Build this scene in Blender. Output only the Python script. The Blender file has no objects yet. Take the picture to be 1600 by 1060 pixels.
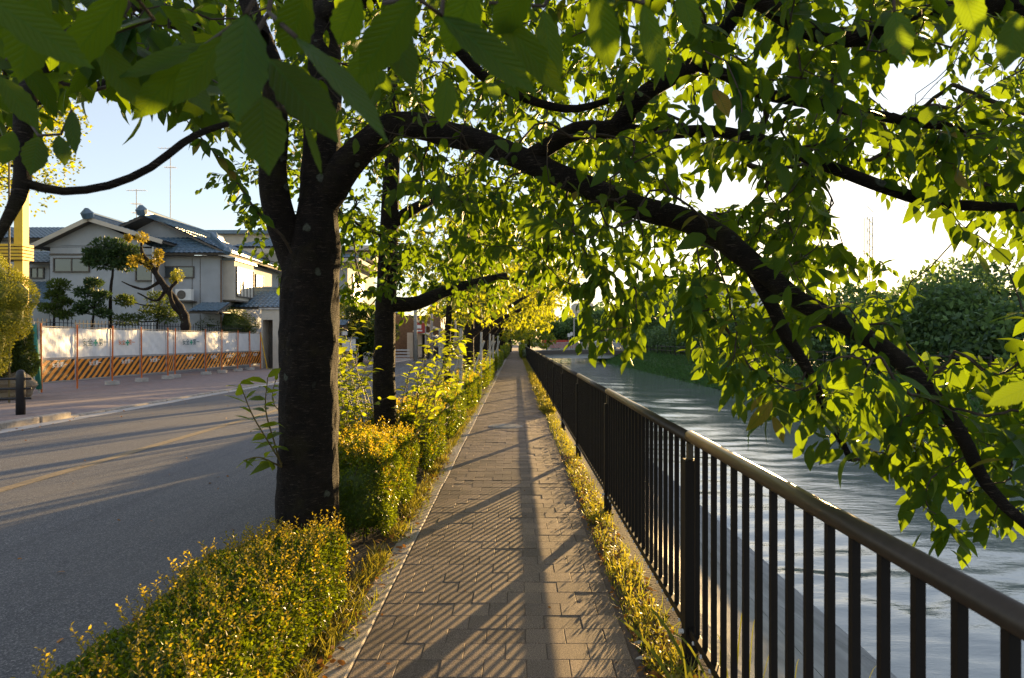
import bpy, bmesh, math, random
import numpy as np
from mathutils import Vector, Matrix
R = math.radians
random.seed(7); rng = np.random.default_rng(11)
sc = bpy.context.scene
C = sc.collection

# ------------------------------------------------------------------ camera, sky, sun, exposure
CAM_H = 1.5; F = 1067.0
cam = bpy.data.cameras.new('camera'); cam_o = bpy.data.objects.new('camera', cam); C.objects.link(cam_o)
cam_o.location = (0, 0, CAM_H); cam_o.rotation_euler = (R(90), 0, 0)
cam.sensor_width = 36; cam.lens = 24.0; cam.shift_x = -6/1600; cam.shift_y = 3/1600
cam.clip_start = 0.05; cam.clip_end = 5000
cam.dof.use_dof = True; cam.dof.focus_distance = 5.0; cam.dof.aperture_fstop = 7.0
sc.camera = cam_o
SUN_AZ, SUN_EL = 24.0, 6.1
w = bpy.data.worlds.new('World'); sc.world = w; w.use_nodes = True
wn = w.node_tree.nodes; wl = w.node_tree.links; wn.clear()
sky = wn.new('ShaderNodeTexSky'); sky.sky_type = 'NISHITA'; sky.sun_disc = False
sky.sun_elevation = R(SUN_EL); sky.sun_rotation = R(SUN_AZ); sky.air_density = 1.0; sky.dust_density = 0.25; sky.ozone_density = 1.6
bg = wn.new('ShaderNodeBackground'); bg.inputs['Strength'].default_value = 0.05
veil = wn.new('ShaderNodeBackground'); veil.inputs['Color'].default_value = (1.0, .95, 1.06, 1); veil.inputs['Strength'].default_value = 0.105   # thin high cloud, even over the whole sky
both = wn.new('ShaderNodeAddShader'); wo = wn.new('ShaderNodeOutputWorld'); wl.new(sky.outputs[0], bg.inputs[0])
wl.new(bg.outputs[0], both.inputs[0]); wl.new(veil.outputs[0], both.inputs[1]); wl.new(both.outputs[0], wo.inputs[0])
sun = bpy.data.lights.new('sun', 'SUN'); sun.energy = 5.0; sun.angle = R(0.5); sun.color = (1.0, 0.66, 0.28)
sun_o = bpy.data.objects.new('sun', sun); C.objects.link(sun_o)
sd = Vector((math.sin(R(SUN_AZ))*math.cos(R(SUN_EL)), math.cos(R(SUN_AZ))*math.cos(R(SUN_EL)), math.sin(R(SUN_EL))))
sun_o.rotation_euler = sd.to_track_quat('Z', 'Y').to_euler()
sc.view_settings.view_transform = 'Standard'; sc.view_settings.look = 'None'
sc.view_settings.exposure = 2.0; sc.view_settings.gamma = 1.0; sc.view_settings.use_curve_mapping = False
sc.cycles.max_bounces = 6; sc.cycles.diffuse_bounces = 3; sc.cycles.transmission_bounces = 5; sc.cycles.transparent_max_bounces = 6
sc.cycles.sample_clamp_indirect = 8

def P(px, py, Y):
    """a point of the place at depth Y seen in the photograph at (px, py)"""
    return Vector(((px-806)*Y/F, Y, CAM_H-(py-533)*Y/F))
def proj(p):
    p = np.asarray(p); y = np.maximum(p[..., 1], .05)
    return 806+F*p[..., 0]/y, 533+F*(CAM_H-p[..., 2])/y

# ------------------------------------------------------------------ materials
def mat(name):
    m = bpy.data.materials.new(name); m.use_nodes = True
    return m, m.node_tree.nodes, m.node_tree.links, m.node_tree.nodes['Principled BSDF']
def noise(n, l, scale, detail=4, rough=.6, vec=None, coord='Object', stretch=None):
    t = n.new('ShaderNodeTexNoise'); t.inputs['Scale'].default_value = scale
    t.inputs['Detail'].default_value = detail; t.inputs['Roughness'].default_value = rough
    if vec is None:
        if coord == 'World':
            vec = n.new('ShaderNodeNewGeometry').outputs['Position']
        else:
            vec = n.new('ShaderNodeTexCoord').outputs[coord]
    if stretch:
        mp = n.new('ShaderNodeMapping'); mp.inputs['Scale'].default_value = stretch; l.new(vec, mp.inputs[0]); vec = mp.outputs[0]
    l.new(vec, t.inputs['Vector']); return t.outputs['Fac']
def ramp(n, l, fac, stops):
    r = n.new('ShaderNodeValToRGB'); l.new(fac, r.inputs[0]); e = r.color_ramp.elements
    while len(e) < len(stops): e.new(.5)
    for i, (p, c) in enumerate(stops):
        e[i].position = p; e[i].color = (c[0], c[1], c[2], 1) if hasattr(c, '__len__') else (c, c, c, 1)
    return r.outputs[0]
def mix(n, l, fac, a, b, mode='MIX'):
    m = n.new('ShaderNodeMix'); m.data_type = 'RGBA'; m.blend_type = mode
    for s, v in ((m.inputs['Factor'], fac), (m.inputs['A'], a), (m.inputs['B'], b)):
        if isinstance(v, bpy.types.NodeSocket): l.new(v, s)
        elif hasattr(v, '__len__'): s.default_value = (v[0], v[1], v[2], 1)
        else: s.default_value = v
    return m.outputs['Result']
def bump(n, l, h, strength, dist, bsdf, prev=None):
    b = n.new('ShaderNodeBump'); b.inputs['Strength'].default_value = strength; b.inputs['Distance'].default_value = dist
    l.new(h, b.inputs['Height'])
    if prev: l.new(prev, b.inputs['Normal'])
    if bsdf is not None: l.new(b.outputs[0], bsdf.inputs['Normal'])
    return b.outputs[0]
def simple(name, col, rough=.7, metal=0, var=.25, scale=8, bmp=.0, spec=.5, bscale=None, coord='World'):
    m, n, l, b = mat(name)
    f = noise(n, l, scale, 5, coord=coord)
    dark = tuple(c*(1-var) for c in col); light = tuple(min(1, c*(1+var)) for c in col)
    l.new(ramp(n, l, f, [(.3, dark), (.7, light)]), b.inputs['Base Color'])
    b.inputs['Roughness'].default_value = rough; b.inputs['Metallic'].default_value = metal
    b.inputs['Specular IOR Level'].default_value = spec
    if bmp: bump(n, l, noise(n, l, bscale or scale*6, 4, coord=coord), bmp, .01, b)
    return m
def leafmat(name, c1, c2, tr, trf=.5, rough=.4, veins=True, brown=0.0, spec=.4):
    m, n, l, b = mat(name)
    rnd = n.new('ShaderNodeNewGeometry').outputs['Random Per Island']
    oi = n.new('ShaderNodeObjectInfo').outputs['Random']
    ad = n.new('ShaderNodeMath'); ad.operation = 'ADD'; l.new(rnd, ad.inputs[0]); l.new(oi, ad.inputs[1])
    fr = n.new('ShaderNodeMath'); fr.operation = 'FRACT'; l.new(ad.outputs[0], fr.inputs[0]); rnd = fr.outputs[0]
    stops = [(0, c1), (.75, c2), (1, tuple(min(1, c*1.35) for c in c2))]
    if brown: stops = [(0, c1), (.45, tuple(a*.6+b_*.4 for a, b_ in zip(c1, c2))), (.8, c2), (1-brown, tuple(c*1.2 for c in c2)), (1-brown+.01, (.22, .11, .02))]
    col = ramp(n, l, rnd, stops)
    tcol = mix(n, l, rnd, tuple(c*.7 for c in tr), tr)
    if veins:
        uv = n.new('ShaderNodeTexCoord').outputs['UV']; sp = n.new('ShaderNodeSeparateXYZ'); l.new(uv, sp.inputs[0])
        def mth(op, a, bb=None):
            q = n.new('ShaderNodeMath'); q.operation = op
            for s, v in ((q.inputs[0], a), (q.inputs[1], bb)):
                if v is None: continue
                if isinstance(v, (int, float)): s.default_value = v
                else: l.new(v, s)
            return q.outputs[0]
        au = mth('ABSOLUTE', mth('SUBTRACT', sp.outputs[0], .5))
        ph = mth('MULTIPLY', mth('SUBTRACT', sp.outputs[1], mth('MULTIPLY', au, .55)), 75.0)
        wv = mth('POWER', mth('ADD', mth('MULTIPLY', mth('SINE', ph), .5), .5), 4.0)
        rib = mth('LESS_THAN', au, .022)
        hh = mth('MAXIMUM', mth('MULTIPLY', wv, .5), rib)
        bump(n, l, mth('MULTIPLY', hh, -1.0), .7, .004, b)
        col = mix(n, l, mth('MULTIPLY', hh, .6), col, tuple(min(1, c*2.2) for c in c2))
        tcol = mix(n, l, mth('MULTIPLY', hh, .65), tcol, tuple(c*.5 for c in tr))
        sc_ = noise(n, l, 6, 3, vec=uv)
        spot = n.new('ShaderNodeMath'); spot.operation = 'GREATER_THAN'; l.new(noise(n, l, 18, 2, coord='World'), spot.inputs[0]); spot.inputs[1].default_value = .72
        col = mix(n, l, spot.outputs[0], col, (.12, .08, .015))
    l.new(col, b.inputs['Base Color']); b.inputs['Roughness'].default_value = rough
    b.inputs['Specular IOR Level'].default_value = spec
    t = n.new('ShaderNodeBsdfTranslucent'); l.new(tcol, t.inputs[0])
    ms = n.new('ShaderNodeMixShader'); ms.inputs[0].default_value = trf
    l.new(b.outputs[0], ms.inputs[1]); l.new(t.outputs[0], ms.inputs[2])
    l.new(ms.outputs[0], n['Material Output'].inputs[0])
    return m
M = {}
M['leaf'] = leafmat('cherry_leaf', (.004, .028, .005), (.012, .056, .009), (.27, .41, .008), .42, .45, spec=.2, brown=.03)
M['leaf_bright'] = leafmat('young_leaf', (.03, .08, .008), (.08, .14, .012), (.52, .60, .012), .5, .4)
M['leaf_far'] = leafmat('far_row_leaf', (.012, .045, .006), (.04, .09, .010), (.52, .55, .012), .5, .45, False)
M['hedge_leaf'] = leafmat('hedge_leaf', (.008, .040, .005), (.045, .100, .008), (.38, .47, .010), .42, .3, False, .03)
M['hedge_tip'] = leafmat('hedge_tip', (.13, .14, .012), (.24, .20, .018), (.85, .62, .02), .45, .35, False)
M['garden_leaf'] = leafmat('garden_leaf', (.025, .05, .012), (.05, .085, .018), (.20, .26, .03), .35, .5, False)
M['pine'] = leafmat('pine_needles', (.018, .045, .018), (.04, .08, .022), (.10, .16, .03), .25, .5, False)
M['far_green'] = leafmat('far_bank_leaf', (.035, .085, .045), (.085, .155, .05), (.2, .32, .06), .3, .55, False)
M['orange_tuft'] = leafmat('orange_tuft', (.16, .13, .01), (.34, .26, .02), (.5, .38, .03), .4, .5, False)
M['topiary'] = leafmat('bright_topiary_leaf', (.12, .15, .018), (.25, .25, .025), (.5, .48, .03), .35, .5, False)
M['grass'] = leafmat('grass_blade', (.05, .10, .015), (.11, .17, .02), (.45, .45, .03), .45, .45, False)
M['weed'] = leafmat('dry_weed', (.07, .10, .015), (.20, .18, .035), (.60, .52, .04), .42, .5, False, .08)
M['litter'] = leafmat('fallen_leaf', (.20, .07, .015), (.36, .16, .03), (.4, .18, .02), .25, .6, False)
M['bank_grass'] = leafmat('bank_grass', (.035, .11, .04), (.075, .18, .05), (.18, .34, .06), .3, .5, False)
def barkmat():
    m, n, l, b = mat('cherry_bark')
    base = ramp(n, l, noise(n, l, 14, 6, coord='Object'), [(.3, (.006, .004, .0035)), (.7, (.027, .019, .014))])
    lent = noise(n, l, 10, 4, .7, coord='Object', stretch=(2, 2, 16))
    base = mix(n, l, ramp(n, l, lent, [(.58, 0.0), (.66, 1.0)]), base, (.11, .085, .066))
    moss = noise(n, l, 5, 5, coord='Object')
    base = mix(n, l, ramp(n, l, moss, [(.52, 0.0), (.7, .6)]), base, (.05, .042, .015))
    vo = n.new('ShaderNodeTexVoronoi'); vo.inputs['Scale'].default_value = 6.0; vo.inputs['Randomness'].default_value = 1
    tc = n.new('ShaderNodeTexCoord'); mx = n.new('ShaderNodeMixRGB'); mx.inputs[0].default_value = .035
    nz = n.new('ShaderNodeTexNoise'); nz.inputs['Scale'].default_value = 25; l.new(tc.outputs['Object'], nz.inputs['Vector'])
    l.new(tc.outputs['Object'], mx.inputs[1]); l.new(nz.outputs['Color'], mx.inputs[2]); l.new(mx.outputs[0], vo.inputs['Vector'])
    lm = ramp(n, l, vo.outputs['Distance'], [(.12, 1.0), (.16, 0.0)])
    sel = ramp(n, l, vo.outputs['Color'], [(.55, 0.0), (.62, 1.0)])
    f = n.new('ShaderNodeMath'); f.operation = 'MULTIPLY'; l.new(lm, f.inputs[0]); l.new(sel, f.inputs[1])
    base = mix(n, l, f.outputs[0], base, ramp(n, l, noise(n, l, 60, 3), [(.3, (.07, .08, .06)), (.7, (.17, .19, .15))]))
    l.new(base, b.inputs['Base Color']); b.inputs['Roughness'].default_value = .85; b.inputs['Specular IOR Level'].default_value = .25
    n1 = bump(n, l, noise(n, l, 26, 8, .75, coord='Object'), 1.0, .04, None)
    bump(n, l, lent, 1.0, .02, b, n1)
    return m
M['bark'] = barkmat()
M['twig'] = simple('twig_bark', (.045, .032, .022), .8, 0, .4, 20, .4)
M['stem_green'] = simple('green_stem', (.12, .09, .03), .6)
M['metal'] = simple('dark_bronze_metal', (.010, .008, .007), .55, .0, .15, 30, 0, .22)
M['rail'] = simple('rail_bronze', (.05, .04, .03), .4, .4, .18, 25, .05)
M['black'] = simple('black_paint', (.02, .02, .022), .45, .2)
def ground_mats():
    m, n, l, b = mat('asphalt')
    c = ramp(n, l, noise(n, l, 95, 3, .85, coord='World'), [(.34, (.04, .042, .048)), (.55, (.12, .122, .128)), (.70, (.50, .48, .45))])
    c = mix(n, l, ramp(n, l, noise(n, l, .7, 5, coord='World'), [(.35, 0.0), (.7, .45)]), c, (.15, .145, .14))
    c = mix(n, l, ramp(n, l, noise(n, l, 3.0, 4, coord='World', stretch=(2.2, .12, 1)), [(.5, 0.0), (.75, .35)]), c, (.055, .055, .06))
    l.new(c, b.inputs['Base Color']); b.inputs['Roughness'].default_value = .85
    b.inputs['Specular IOR Level'].default_value = .35
    bump(n, l, noise(n, l, 80, 3, .85, coord='World'), .4, .006, b); M['asphalt'] = m
    m, n, l, b = mat('paver')
    rnd = n.new('ShaderNodeNewGeometry').outputs['Random Per Island']; oi = n.new('ShaderNodeObjectInfo').outputs['Random']
    ad = n.new('ShaderNodeMath'); ad.operation = 'ADD'; l.new(rnd, ad.inputs[0]); l.new(oi, ad.inputs[1])
    fr = n.new('ShaderNodeMath'); fr.operation = 'FRACT'; l.new(ad.outputs[0], fr.inputs[0])
    c = ramp(n, l, fr.outputs[0], [(0, (.20, .155, .12)), (.5, (.27, .21, .163)), (1, (.34, .26, .195))])
    sp = ramp(n, l, noise(n, l, 190, 2, .8, coord='World'), [(.35, (.35, .33, .32)), (.5, (.85, .83, .8)), (.72, (2.0, 1.95, 1.9))])
    c = mix(n, l, 1.0, c, sp, 'MULTIPLY')
    c = mix(n, l, ramp(n, l, noise(n, l, 1.6, 5, coord='World'), [(.42, 0.0), (.75, .55)]), c, (.10, .085, .07))
    l.new(c, b.inputs['Base Color']); b.inputs['Roughness'].default_value = .8; b.inputs['Specular IOR Level'].default_value = .3
    bump(n, l, noise(n, l, 170, 2, .8, coord='World'), .3, .005, b); M['paver'] = m
    m, n, l, b = mat('river_water')
    b.inputs['Base Color'].default_value = (.19, .225, .22, 1); b.inputs['Roughness'].default_value = .03  # pale base: bright sky reflection put into the water colour
    b.inputs['IOR'].default_value = 1.6; b.inputs['Specular IOR Level'].default_value = .9
    a = noise(n, l, 1.0, 5, .6, coord='World', stretch=(.8, 2.4, 1)); c2 = noise(n, l, 4.5, 4, .6, coord='World', stretch=(.7, 1.8, 1))
    n1 = bump(n, l, a, .02, .10, None); bump(n, l, c2, .4, .014, b, n1); M['water'] = m
    m, n, l, b = mat('revetment_concrete')
    c = ramp(n, l, noise(n, l, 2.2, 8, .65, coord='World'), [(.3, (.14, .15, .15)), (.55, (.24, .25, .25)), (.75, (.34, .35, .35))])
    c = mix(n, l, ramp(n, l, noise(n, l, 1.4, 4, coord='World', stretch=(3, .3, 1)), [(.5, 0.0), (.7, .5)]), c, (.10, .11, .10))
    l.new(c, b.inputs['Base Color']); b.inputs['Roughness'].default_value = .7
    bump(n, l, noise(n, l, 22, 6, coord='World'), .4, .02, b); M['concrete'] = m
ground_mats()
M['soil'] = simple('soil', (.075, .055, .035), .95, 0, .5, 12, .9, bscale=40)
M['earth'] = simple('earth_ground', (.09, .10, .06), .95, 0, .4, 2, .5)
M['bed'] = simple('jointing_sand', (.13, .10, .08), .95, 0, .3, 40, .3)
M['kerb'] = simple('kerb_stone', (.36, .31, .26), .8, 0, .28, 9, .5, bscale=120)
M['gutter'] = simple('gutter_concrete', (.42, .40, .37), .85, 0, .2, 6, .3, bscale=90)
M['sidewalk'] = simple('sidewalk_paving', (.24, .19, .18), .85, 0, .2, 4, .3, bscale=60)
M['yellow_paint'] = simple('worn_yellow_paint', (.24, .18, .10), .8, 0, .3, 25, .3)
M['stucco'] = simple('grey_stucco', (.38, .40, .42), .9, 0, .12, 1.2, .2, bscale=30)
M['stucco_b'] = simple('beige_stucco', (.55, .50, .42), .9, 0, .1, 1.5, .2, bscale=30)
M['wood'] = simple('brown_timber', (.16, .10, .06), .7, 0, .3, 5)
M['trim'] = simple('dark_trim', (.10, .085, .07), .6)
M['white'] = simple('white_paint', (.75, .74, .72), .5, 0, .05)
M['tile'] = simple('blue_grey_roof_tile', (.09, .15, .21), .38, 0, .25, 6, .15, spec=.7)
M['glass'] = simple('window_glass', (.05, .06, .065), .08, 0, .2, 1, spec=1.0)
M['shoji'] = simple('pale_blind_window', (.62, .58, .5), .35, 0, .1, 3, spec=.6)
M['yellow'] = simple('yellow_pillar_paint', (.75, .46, .02), .6, 0, .06)
M['greenpaint'] = simple('green_cloth', (.03, .20, .15), .8)
M['orange'] = simple('orange_paint', (.62, .15, .02), .5, 0, .1)
M['red'] = simple('red_sign', (.45, .05, .035), .5)
M['lettering'] = simple('white_lettering', (.8, .8, .78), .6)
M['text_teal'] = simple('faded_lettering', (.03, .10, .12), .7)
M['text_green'] = simple('green_cross_mark', (.02, .35, .22), .7)
M['stone'] = simple('garden_rock', (.24, .19, .13), .9, 0, .35, 4, .8, bscale=20)
M['skin'] = simple('skin', (.45, .28, .2), .6)
M['cloth_dark'] = simple('dark_clothes', (.02, .022, .03), .8)
def tarp_mats():
    m, n, l, b = mat('white_tarpaulin')
    c = ramp(n, l, noise(n, l, 2.5, 5, coord='World'), [(.3, (.68, .71, .76)), (.7, (.84, .86, .90))])
    l.new(c, b.inputs['Base Color']); b.inputs['Roughness'].default_value = .5
    bump(n, l, noise(n, l, 3, 4, .6, coord='World', stretch=(1, 1.5, .7)), .8, .06, b)
    t = n.new('ShaderNodeBsdfTranslucent'); t.inputs[0].default_value = (.8, .74, .66, 1); ms = n.new('ShaderNodeMixShader'); ms.inputs[0].default_value = .3
    l.new(b.outputs[0], ms.inputs[1]); l.new(t.outputs[0], ms.inputs[2]); l.new(ms.outputs[0], n['Material Output'].inputs[0]); M['tarp'] = m
    m, n, l, b = mat('striped_hoarding_sheet')     # diagonal black bands printed on an orange sheet
    uv = n.new('ShaderNodeTexCoord').outputs['UV']; sp = n.new('ShaderNodeSeparateXYZ'); l.new(uv, sp.inputs[0])
    def mth(op, a, bb):
        q = n.new('ShaderNodeMath'); q.operation = op
        for s, v in ((q.inputs[0], a), (q.inputs[1], bb)):
            if isinstance(v, (int, float)): s.default_value = v
            else: l.new(v, s)
        return q.outputs[0]
    d = mth('SUBTRACT', mth('MULTIPLY', sp.outputs[0], 1.0), mth('MULTIPLY', sp.outputs[1], .45))
    f = mth('FRACT', mth('MULTIPLY', d, 5.2), 0); g = mth('LESS_THAN', f, .48)
    wear = noise(n, l, 5, 5, coord='World')
    c = mix(n, l, g, (.90, .32, .03), (.025, .02, .018))
    c = mix(n, l, ramp(n, l, wear, [(.5, 0.0), (.8, .3)]), c, (.55, .35, .15))
    l.new(c, b.inputs['Base Color']); b.inputs['Roughness'].default_value = .45
    t = n.new('ShaderNodeBsdfTranslucent'); l.new(c, t.inputs[0]); ms = n.new('ShaderNodeMixShader'); ms.inputs[0].default_value = .3
    l.new(b.outputs[0], ms.inputs[1]); l.new(t.outputs[0], ms.inputs[2]); l.new(ms.outputs[0], n['Material Output'].inputs[0]); M['stripes'] = m
tarp_mats()

# ------------------------------------------------------------------ object helpers
def link(name, data, parent=None, m=None):
    o = bpy.data.objects.new(name, data); C.objects.link(o)
    if parent is not None:
        o.parent = parent
        o.matrix_parent_inverse = parent.matrix_world.inverted() if False else Matrix.Translation(-parent.location)
    if m is not None and not data.materials: data.materials.append(m)
    return o
def tag(o, label=None, cat=None, group=None, kind=None):
    if label: o['label'] = label
    if cat: o['category'] = cat
    if group: o['group'] = group
    if kind: o['kind'] = kind
    return o
def empty(name, loc, label, cat, group=None):
    o = bpy.data.objects.new(name, None); C.objects.link(o); o.location = loc; o.empty_display_size = .2
    return tag(o, label, cat, group)
def npmesh(name, V, T, uv=None, smooth=True):
    """vertices (n,3), triangles or quads (m,k), per-vertex uv"""
    me = bpy.data.meshes.new(name); V = np.asarray(V, np.float32); T = np.asarray(T, np.int32); k = T.shape[1]
    me.vertices.add(len(V)); me.vertices.foreach_set('co', V.ravel())
    me.loops.add(T.size); me.loops.foreach_set('vertex_index', T.ravel())
    me.polygons.add(len(T)); me.polygons.foreach_set('loop_start', np.arange(0, T.size, k, dtype=np.int32))
    try: me.polygons.foreach_set('loop_total', np.full(len(T), k, np.int32))
    except Exception: pass
    me.polygons.foreach_set('use_smooth', np.full(len(T), smooth))
    if uv is not None:
        ul = me.uv_layers.new(name='UVMap'); ul.data.foreach_set('uv', np.asarray(uv, np.float32)[T.ravel()].ravel())
    me.update(calc_edges=True); return me
class MB:
    def __init__(s): s.v = []; s.f = []; s.uv = None
    def box(s, x0, x1, y0, y1, z0, z1):
        i = len(s.v)
        s.v += [(x0,y0,z0),(x1,y0,z0),(x1,y1,z0),(x0,y1,z0),(x0,y0,z1),(x1,y0,z1),(x1,y1,z1),(x0,y1,z1)]
        s.f += [(i,i+3,i+2,i+1),(i+4,i+5,i+6,i+7),(i,i+1,i+5,i+4),(i+1,i+2,i+6,i+5),(i+2,i+3,i+7,i+6),(i+3,i,i+4,i+7)]
        return s
    def bar(s, a, b, wd, hg, up=(0,0,1)):
        a = Vector(a); b = Vector(b); d = (b-a).normalized(); u = Vector(up)
        sdv = d.cross(u)
        if sdv.length < 1e-4: sdv = d.cross(Vector((1,0,0)))
        sdv.normalize(); u = sdv.cross(d).normalized(); i = len(s.v)
        for p in (a, b):
            for sx, sz in ((-1,-1),(1,-1),(1,1),(-1,1)): s.v.append(tuple(p+sdv*sx*wd/2+u*sz*hg/2))
        s.f += [(i,i+1,i+2,i+3),(i+7,i+6,i+5,i+4),(i,i+4,i+5,i+1),(i+1,i+5,i+6,i+2),(i+2,i+6,i+7,i+3),(i+3,i+7,i+4,i)]
        return s
    def quad(s, *p):
        i = len(s.v); s.v += [tuple(q) for q in p]; s.f.append(tuple(range(i, i+len(p)))); return s
    def tube(s, pts, rad, n=8, cap=True):
        V, T = tube_np([tuple(p) for p in pts], rad if hasattr(rad, '__len__') else [rad]*len(pts), n)
        i = len(s.v); s.v += [tuple(x) for x in V]; s.f += [tuple(int(q)+i for q in t) for t in T]
        if cap:
            s.f.append(tuple(i+j for j in reversed(range(n)))); s.f.append(tuple(i+(len(pts)-1)*n+j for j in range(n)))
        return s
    def build(s, name, m, parent=None, smooth=False, bevel=0):
        me = bpy.data.meshes.new(name); me.from_pydata(s.v, [], s.f); me.update()
        if smooth: me.polygons.foreach_set('use_smooth', [True]*len(me.polygons))
        o = link(name, me, parent, m)
        if bevel:
            md = o.modifiers.new('bevel', 'BEVEL'); md.width = bevel; md.segments = 2; md.limit_method = 'ANGLE'
        return o
def tube_np(pts, rad, n=8, wob=0, seed=0):
    pts = np.asarray(pts, float); k = len(pts); rad = np.asarray(rad, float)
    d = np.gradient(pts, axis=0); d /= np.linalg.norm(d, axis=1)[:, None]+1e-9
    ref = np.array([0., 0, 1]) if abs(d[0][2]) < .9 else np.array([1., 0, 0])
    a = np.linspace(0, 2*math.pi, n, endpoint=False); V = np.zeros((k, n, 3))
    u = np.cross(d[0], ref); u /= np.linalg.norm(u)
    for i in range(k):
        u = u-d[i]*np.dot(u, d[i]); u /= np.linalg.norm(u)+1e-9; v = np.cross(d[i], u)
        V[i] = pts[i]+rad[i]*(np.cos(a)[:, None]*u+np.sin(a)[:, None]*v)
    i = np.arange(k-1)[:, None]*n; j = np.arange(n)[None, :]; j2 = (j+1) % n
    T = np.stack([i+j, i+j2, i+n+j2, i+n+j], -1).reshape(-1, 4)
    return V.reshape(-1, 3), T
def smooth_pts(ctrl, step=.06):
    """Catmull-Rom through (x,y,z,r) control rows"""
    c = np.asarray(ctrl, float); c = np.vstack([2*c[0]-c[1], c, 2*c[-1]-c[-2]]); out = []
    for i in range(1, len(c)-2):
        L = np.linalg.norm(c[i+1][:3]-c[i][:3]); m = max(2, int(L/step))
        for t in np.linspace(0, 1, m, endpoint=False):
            a, b_, c_, d_ = c[i-1], c[i], c[i+1], c[i+2]
            out.append(.5*((2*b_)+(-a+c_)*t+(2*a-5*b_+4*c_-d_)*t*t+(-a+3*b_-3*c_+d_)*t**3))
    out.append(c[-2]); return np.array(out)

# ------------------------------------------------------------------ leaves
def leaf_template(rows, serr=0):
    """unit leaf: x across (-1..1), y along 0..1, z fold; returns verts, tris"""
    v = [(0, 0, 0)]; t = []
    for i, y in enumerate(rows):
        wd = (math.sin(math.pi*y**1.02)**.75)*(1 if y < .78 else max(.3, 1-2.6*(y-.78)))
        wl = wd*(1+serr*(.06 if i % 2 else -.06))
        v += [(-wl, y, .22*wd), (0, y, 0), (wl, y, .22*wd)]
    v.append((0, 1, 0)); n = len(v)-1
    t += [(0, 2, 1), (0, 3, 2)]
    for i in range(len(rows)-1):
        a = 1+3*i; b = a+3
        t += [(a, a+1, b+1), (a, b+1, b), (a+1, a+2, b+2), (a+1, b+2, b+1)]
    a = 1+3*(len(rows)-1); t += [(a, a+1, n), (a+1, a+2, n)]
    return np.array(v, float), np.array(t)
LT_HI = leaf_template([.05, .12, .2, .28, .36, .44, .52, .6, .68, .76, .83, .89, .94, .975], 1)
LT_MID = leaf_template([.15, .42, .68, .88])
LT_LOW = leaf_template([.28, .68])
LT_TINY = (np.array([(0, 0, 0), (-1, .45, .2), (0, 1, 0), (1, .45, .2)], float), np.array([(0, 2, 1), (0, 3, 2)]))
LT_BLADE = (np.array([(-1, 0, 0), (1, 0, 0), (-.8, .4, .02), (.8, .4, .02), (-.5, .75, .1), (.5, .75, .1), (0, 1, .2)], float),
            np.array([(0, 1, 3), (0, 3, 2), (2, 3, 5), (2, 5, 4), (4, 5, 6)]))
def norm(a): return a/(np.linalg.norm(a, axis=-1, keepdims=True)+1e-9)
def leaf_frames(d, up=None, tilt=.5):
    d = norm(d); N = len(d)
    if up is None: up = np.array([0, 0, 1.])+rng.normal(0, tilt, (N, 3))
    side = norm(np.cross(d, up)); nn = np.cross(side, d); return d, side, nn
def leaves_np(pos, d, L, W, tpl, droop=.25, up=None, tilt=.5):
    tv, tt = tpl; N = len(pos); d, s, nn = leaf_frames(d, up, tilt)
    L = np.broadcast_to(L, N)[:, None, None]; W = np.broadcast_to(W, N)[:, None, None]
    x = tv[None, :, 0:1]; y = tv[None, :, 1:2]; z = tv[None, :, 2:3]
    dr = np.broadcast_to(droop, N)[:, None, None]*rng.uniform(.3, 1.5, (N, 1, 1))
    V = pos[:, None]+d[:, None]*y*L+s[:, None]*x*W+nn[:, None]*(z*W-dr*L*y*y)
    T = (tt[None]+(np.arange(N)*len(tv))[:, None, None]).reshape(-1, 3)
    uv = np.stack([(tv[:, 0]+1)/2, tv[:, 1]], -1); uv = np.tile(uv, (N, 1))
    return V.reshape(-1, 3), T, uv
def leaf_obj(name, parent, m, pos, d, L, W, tpl, droop=.25, tilt=.5, kind='stuff', up=None):
    V, T, uv = leaves_np(np.asarray(pos, float), np.asarray(d, float), L, W, tpl, droop, up, tilt)
    o = link(name, npmesh(name, V, T, uv), parent, m)
    if kind: o['kind'] = kind
    return o
def leaf_parts(parent, m, pos, d, L, W, idx, tpl=LT_MID, droop=.25, wr=.25):
    """each of the leaves idx as an object of its own; a dozen shared shapes"""
    shapes = []
    for k in range(10):
        V, T, uv = leaves_np(np.zeros((1, 3)), np.array([[0, 1., 0]]), 1.0, wr*(1+.07*(k % 5)), tpl, droop*(.3+.22*k), np.array([[0, 0, 1.]]))
        me = npmesh('leaf', V, T, uv); me.materials.append(m); shapes.append(me)
    dd, s, nn = leaf_frames(d[idx])
    for k, i in enumerate(idx):
        o = bpy.data.objects.new('leaf', shapes[int(rng.integers(10))]); C.objects.link(o); o.parent = parent
        mt = Matrix(((s[k][0], dd[k][0], nn[k][0], 0), (s[k][1], dd[k][1], nn[k][1], 0), (s[k][2], dd[k][2], nn[k][2], 0), (0, 0, 0, 1)))
        o.matrix_world = Matrix.Identity(4)
        p = Vector(pos[i])-parent.location
        o.matrix_local = Matrix.Translation(p) @ mt @ Matrix.Scale(float(L[i]), 4)

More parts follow.
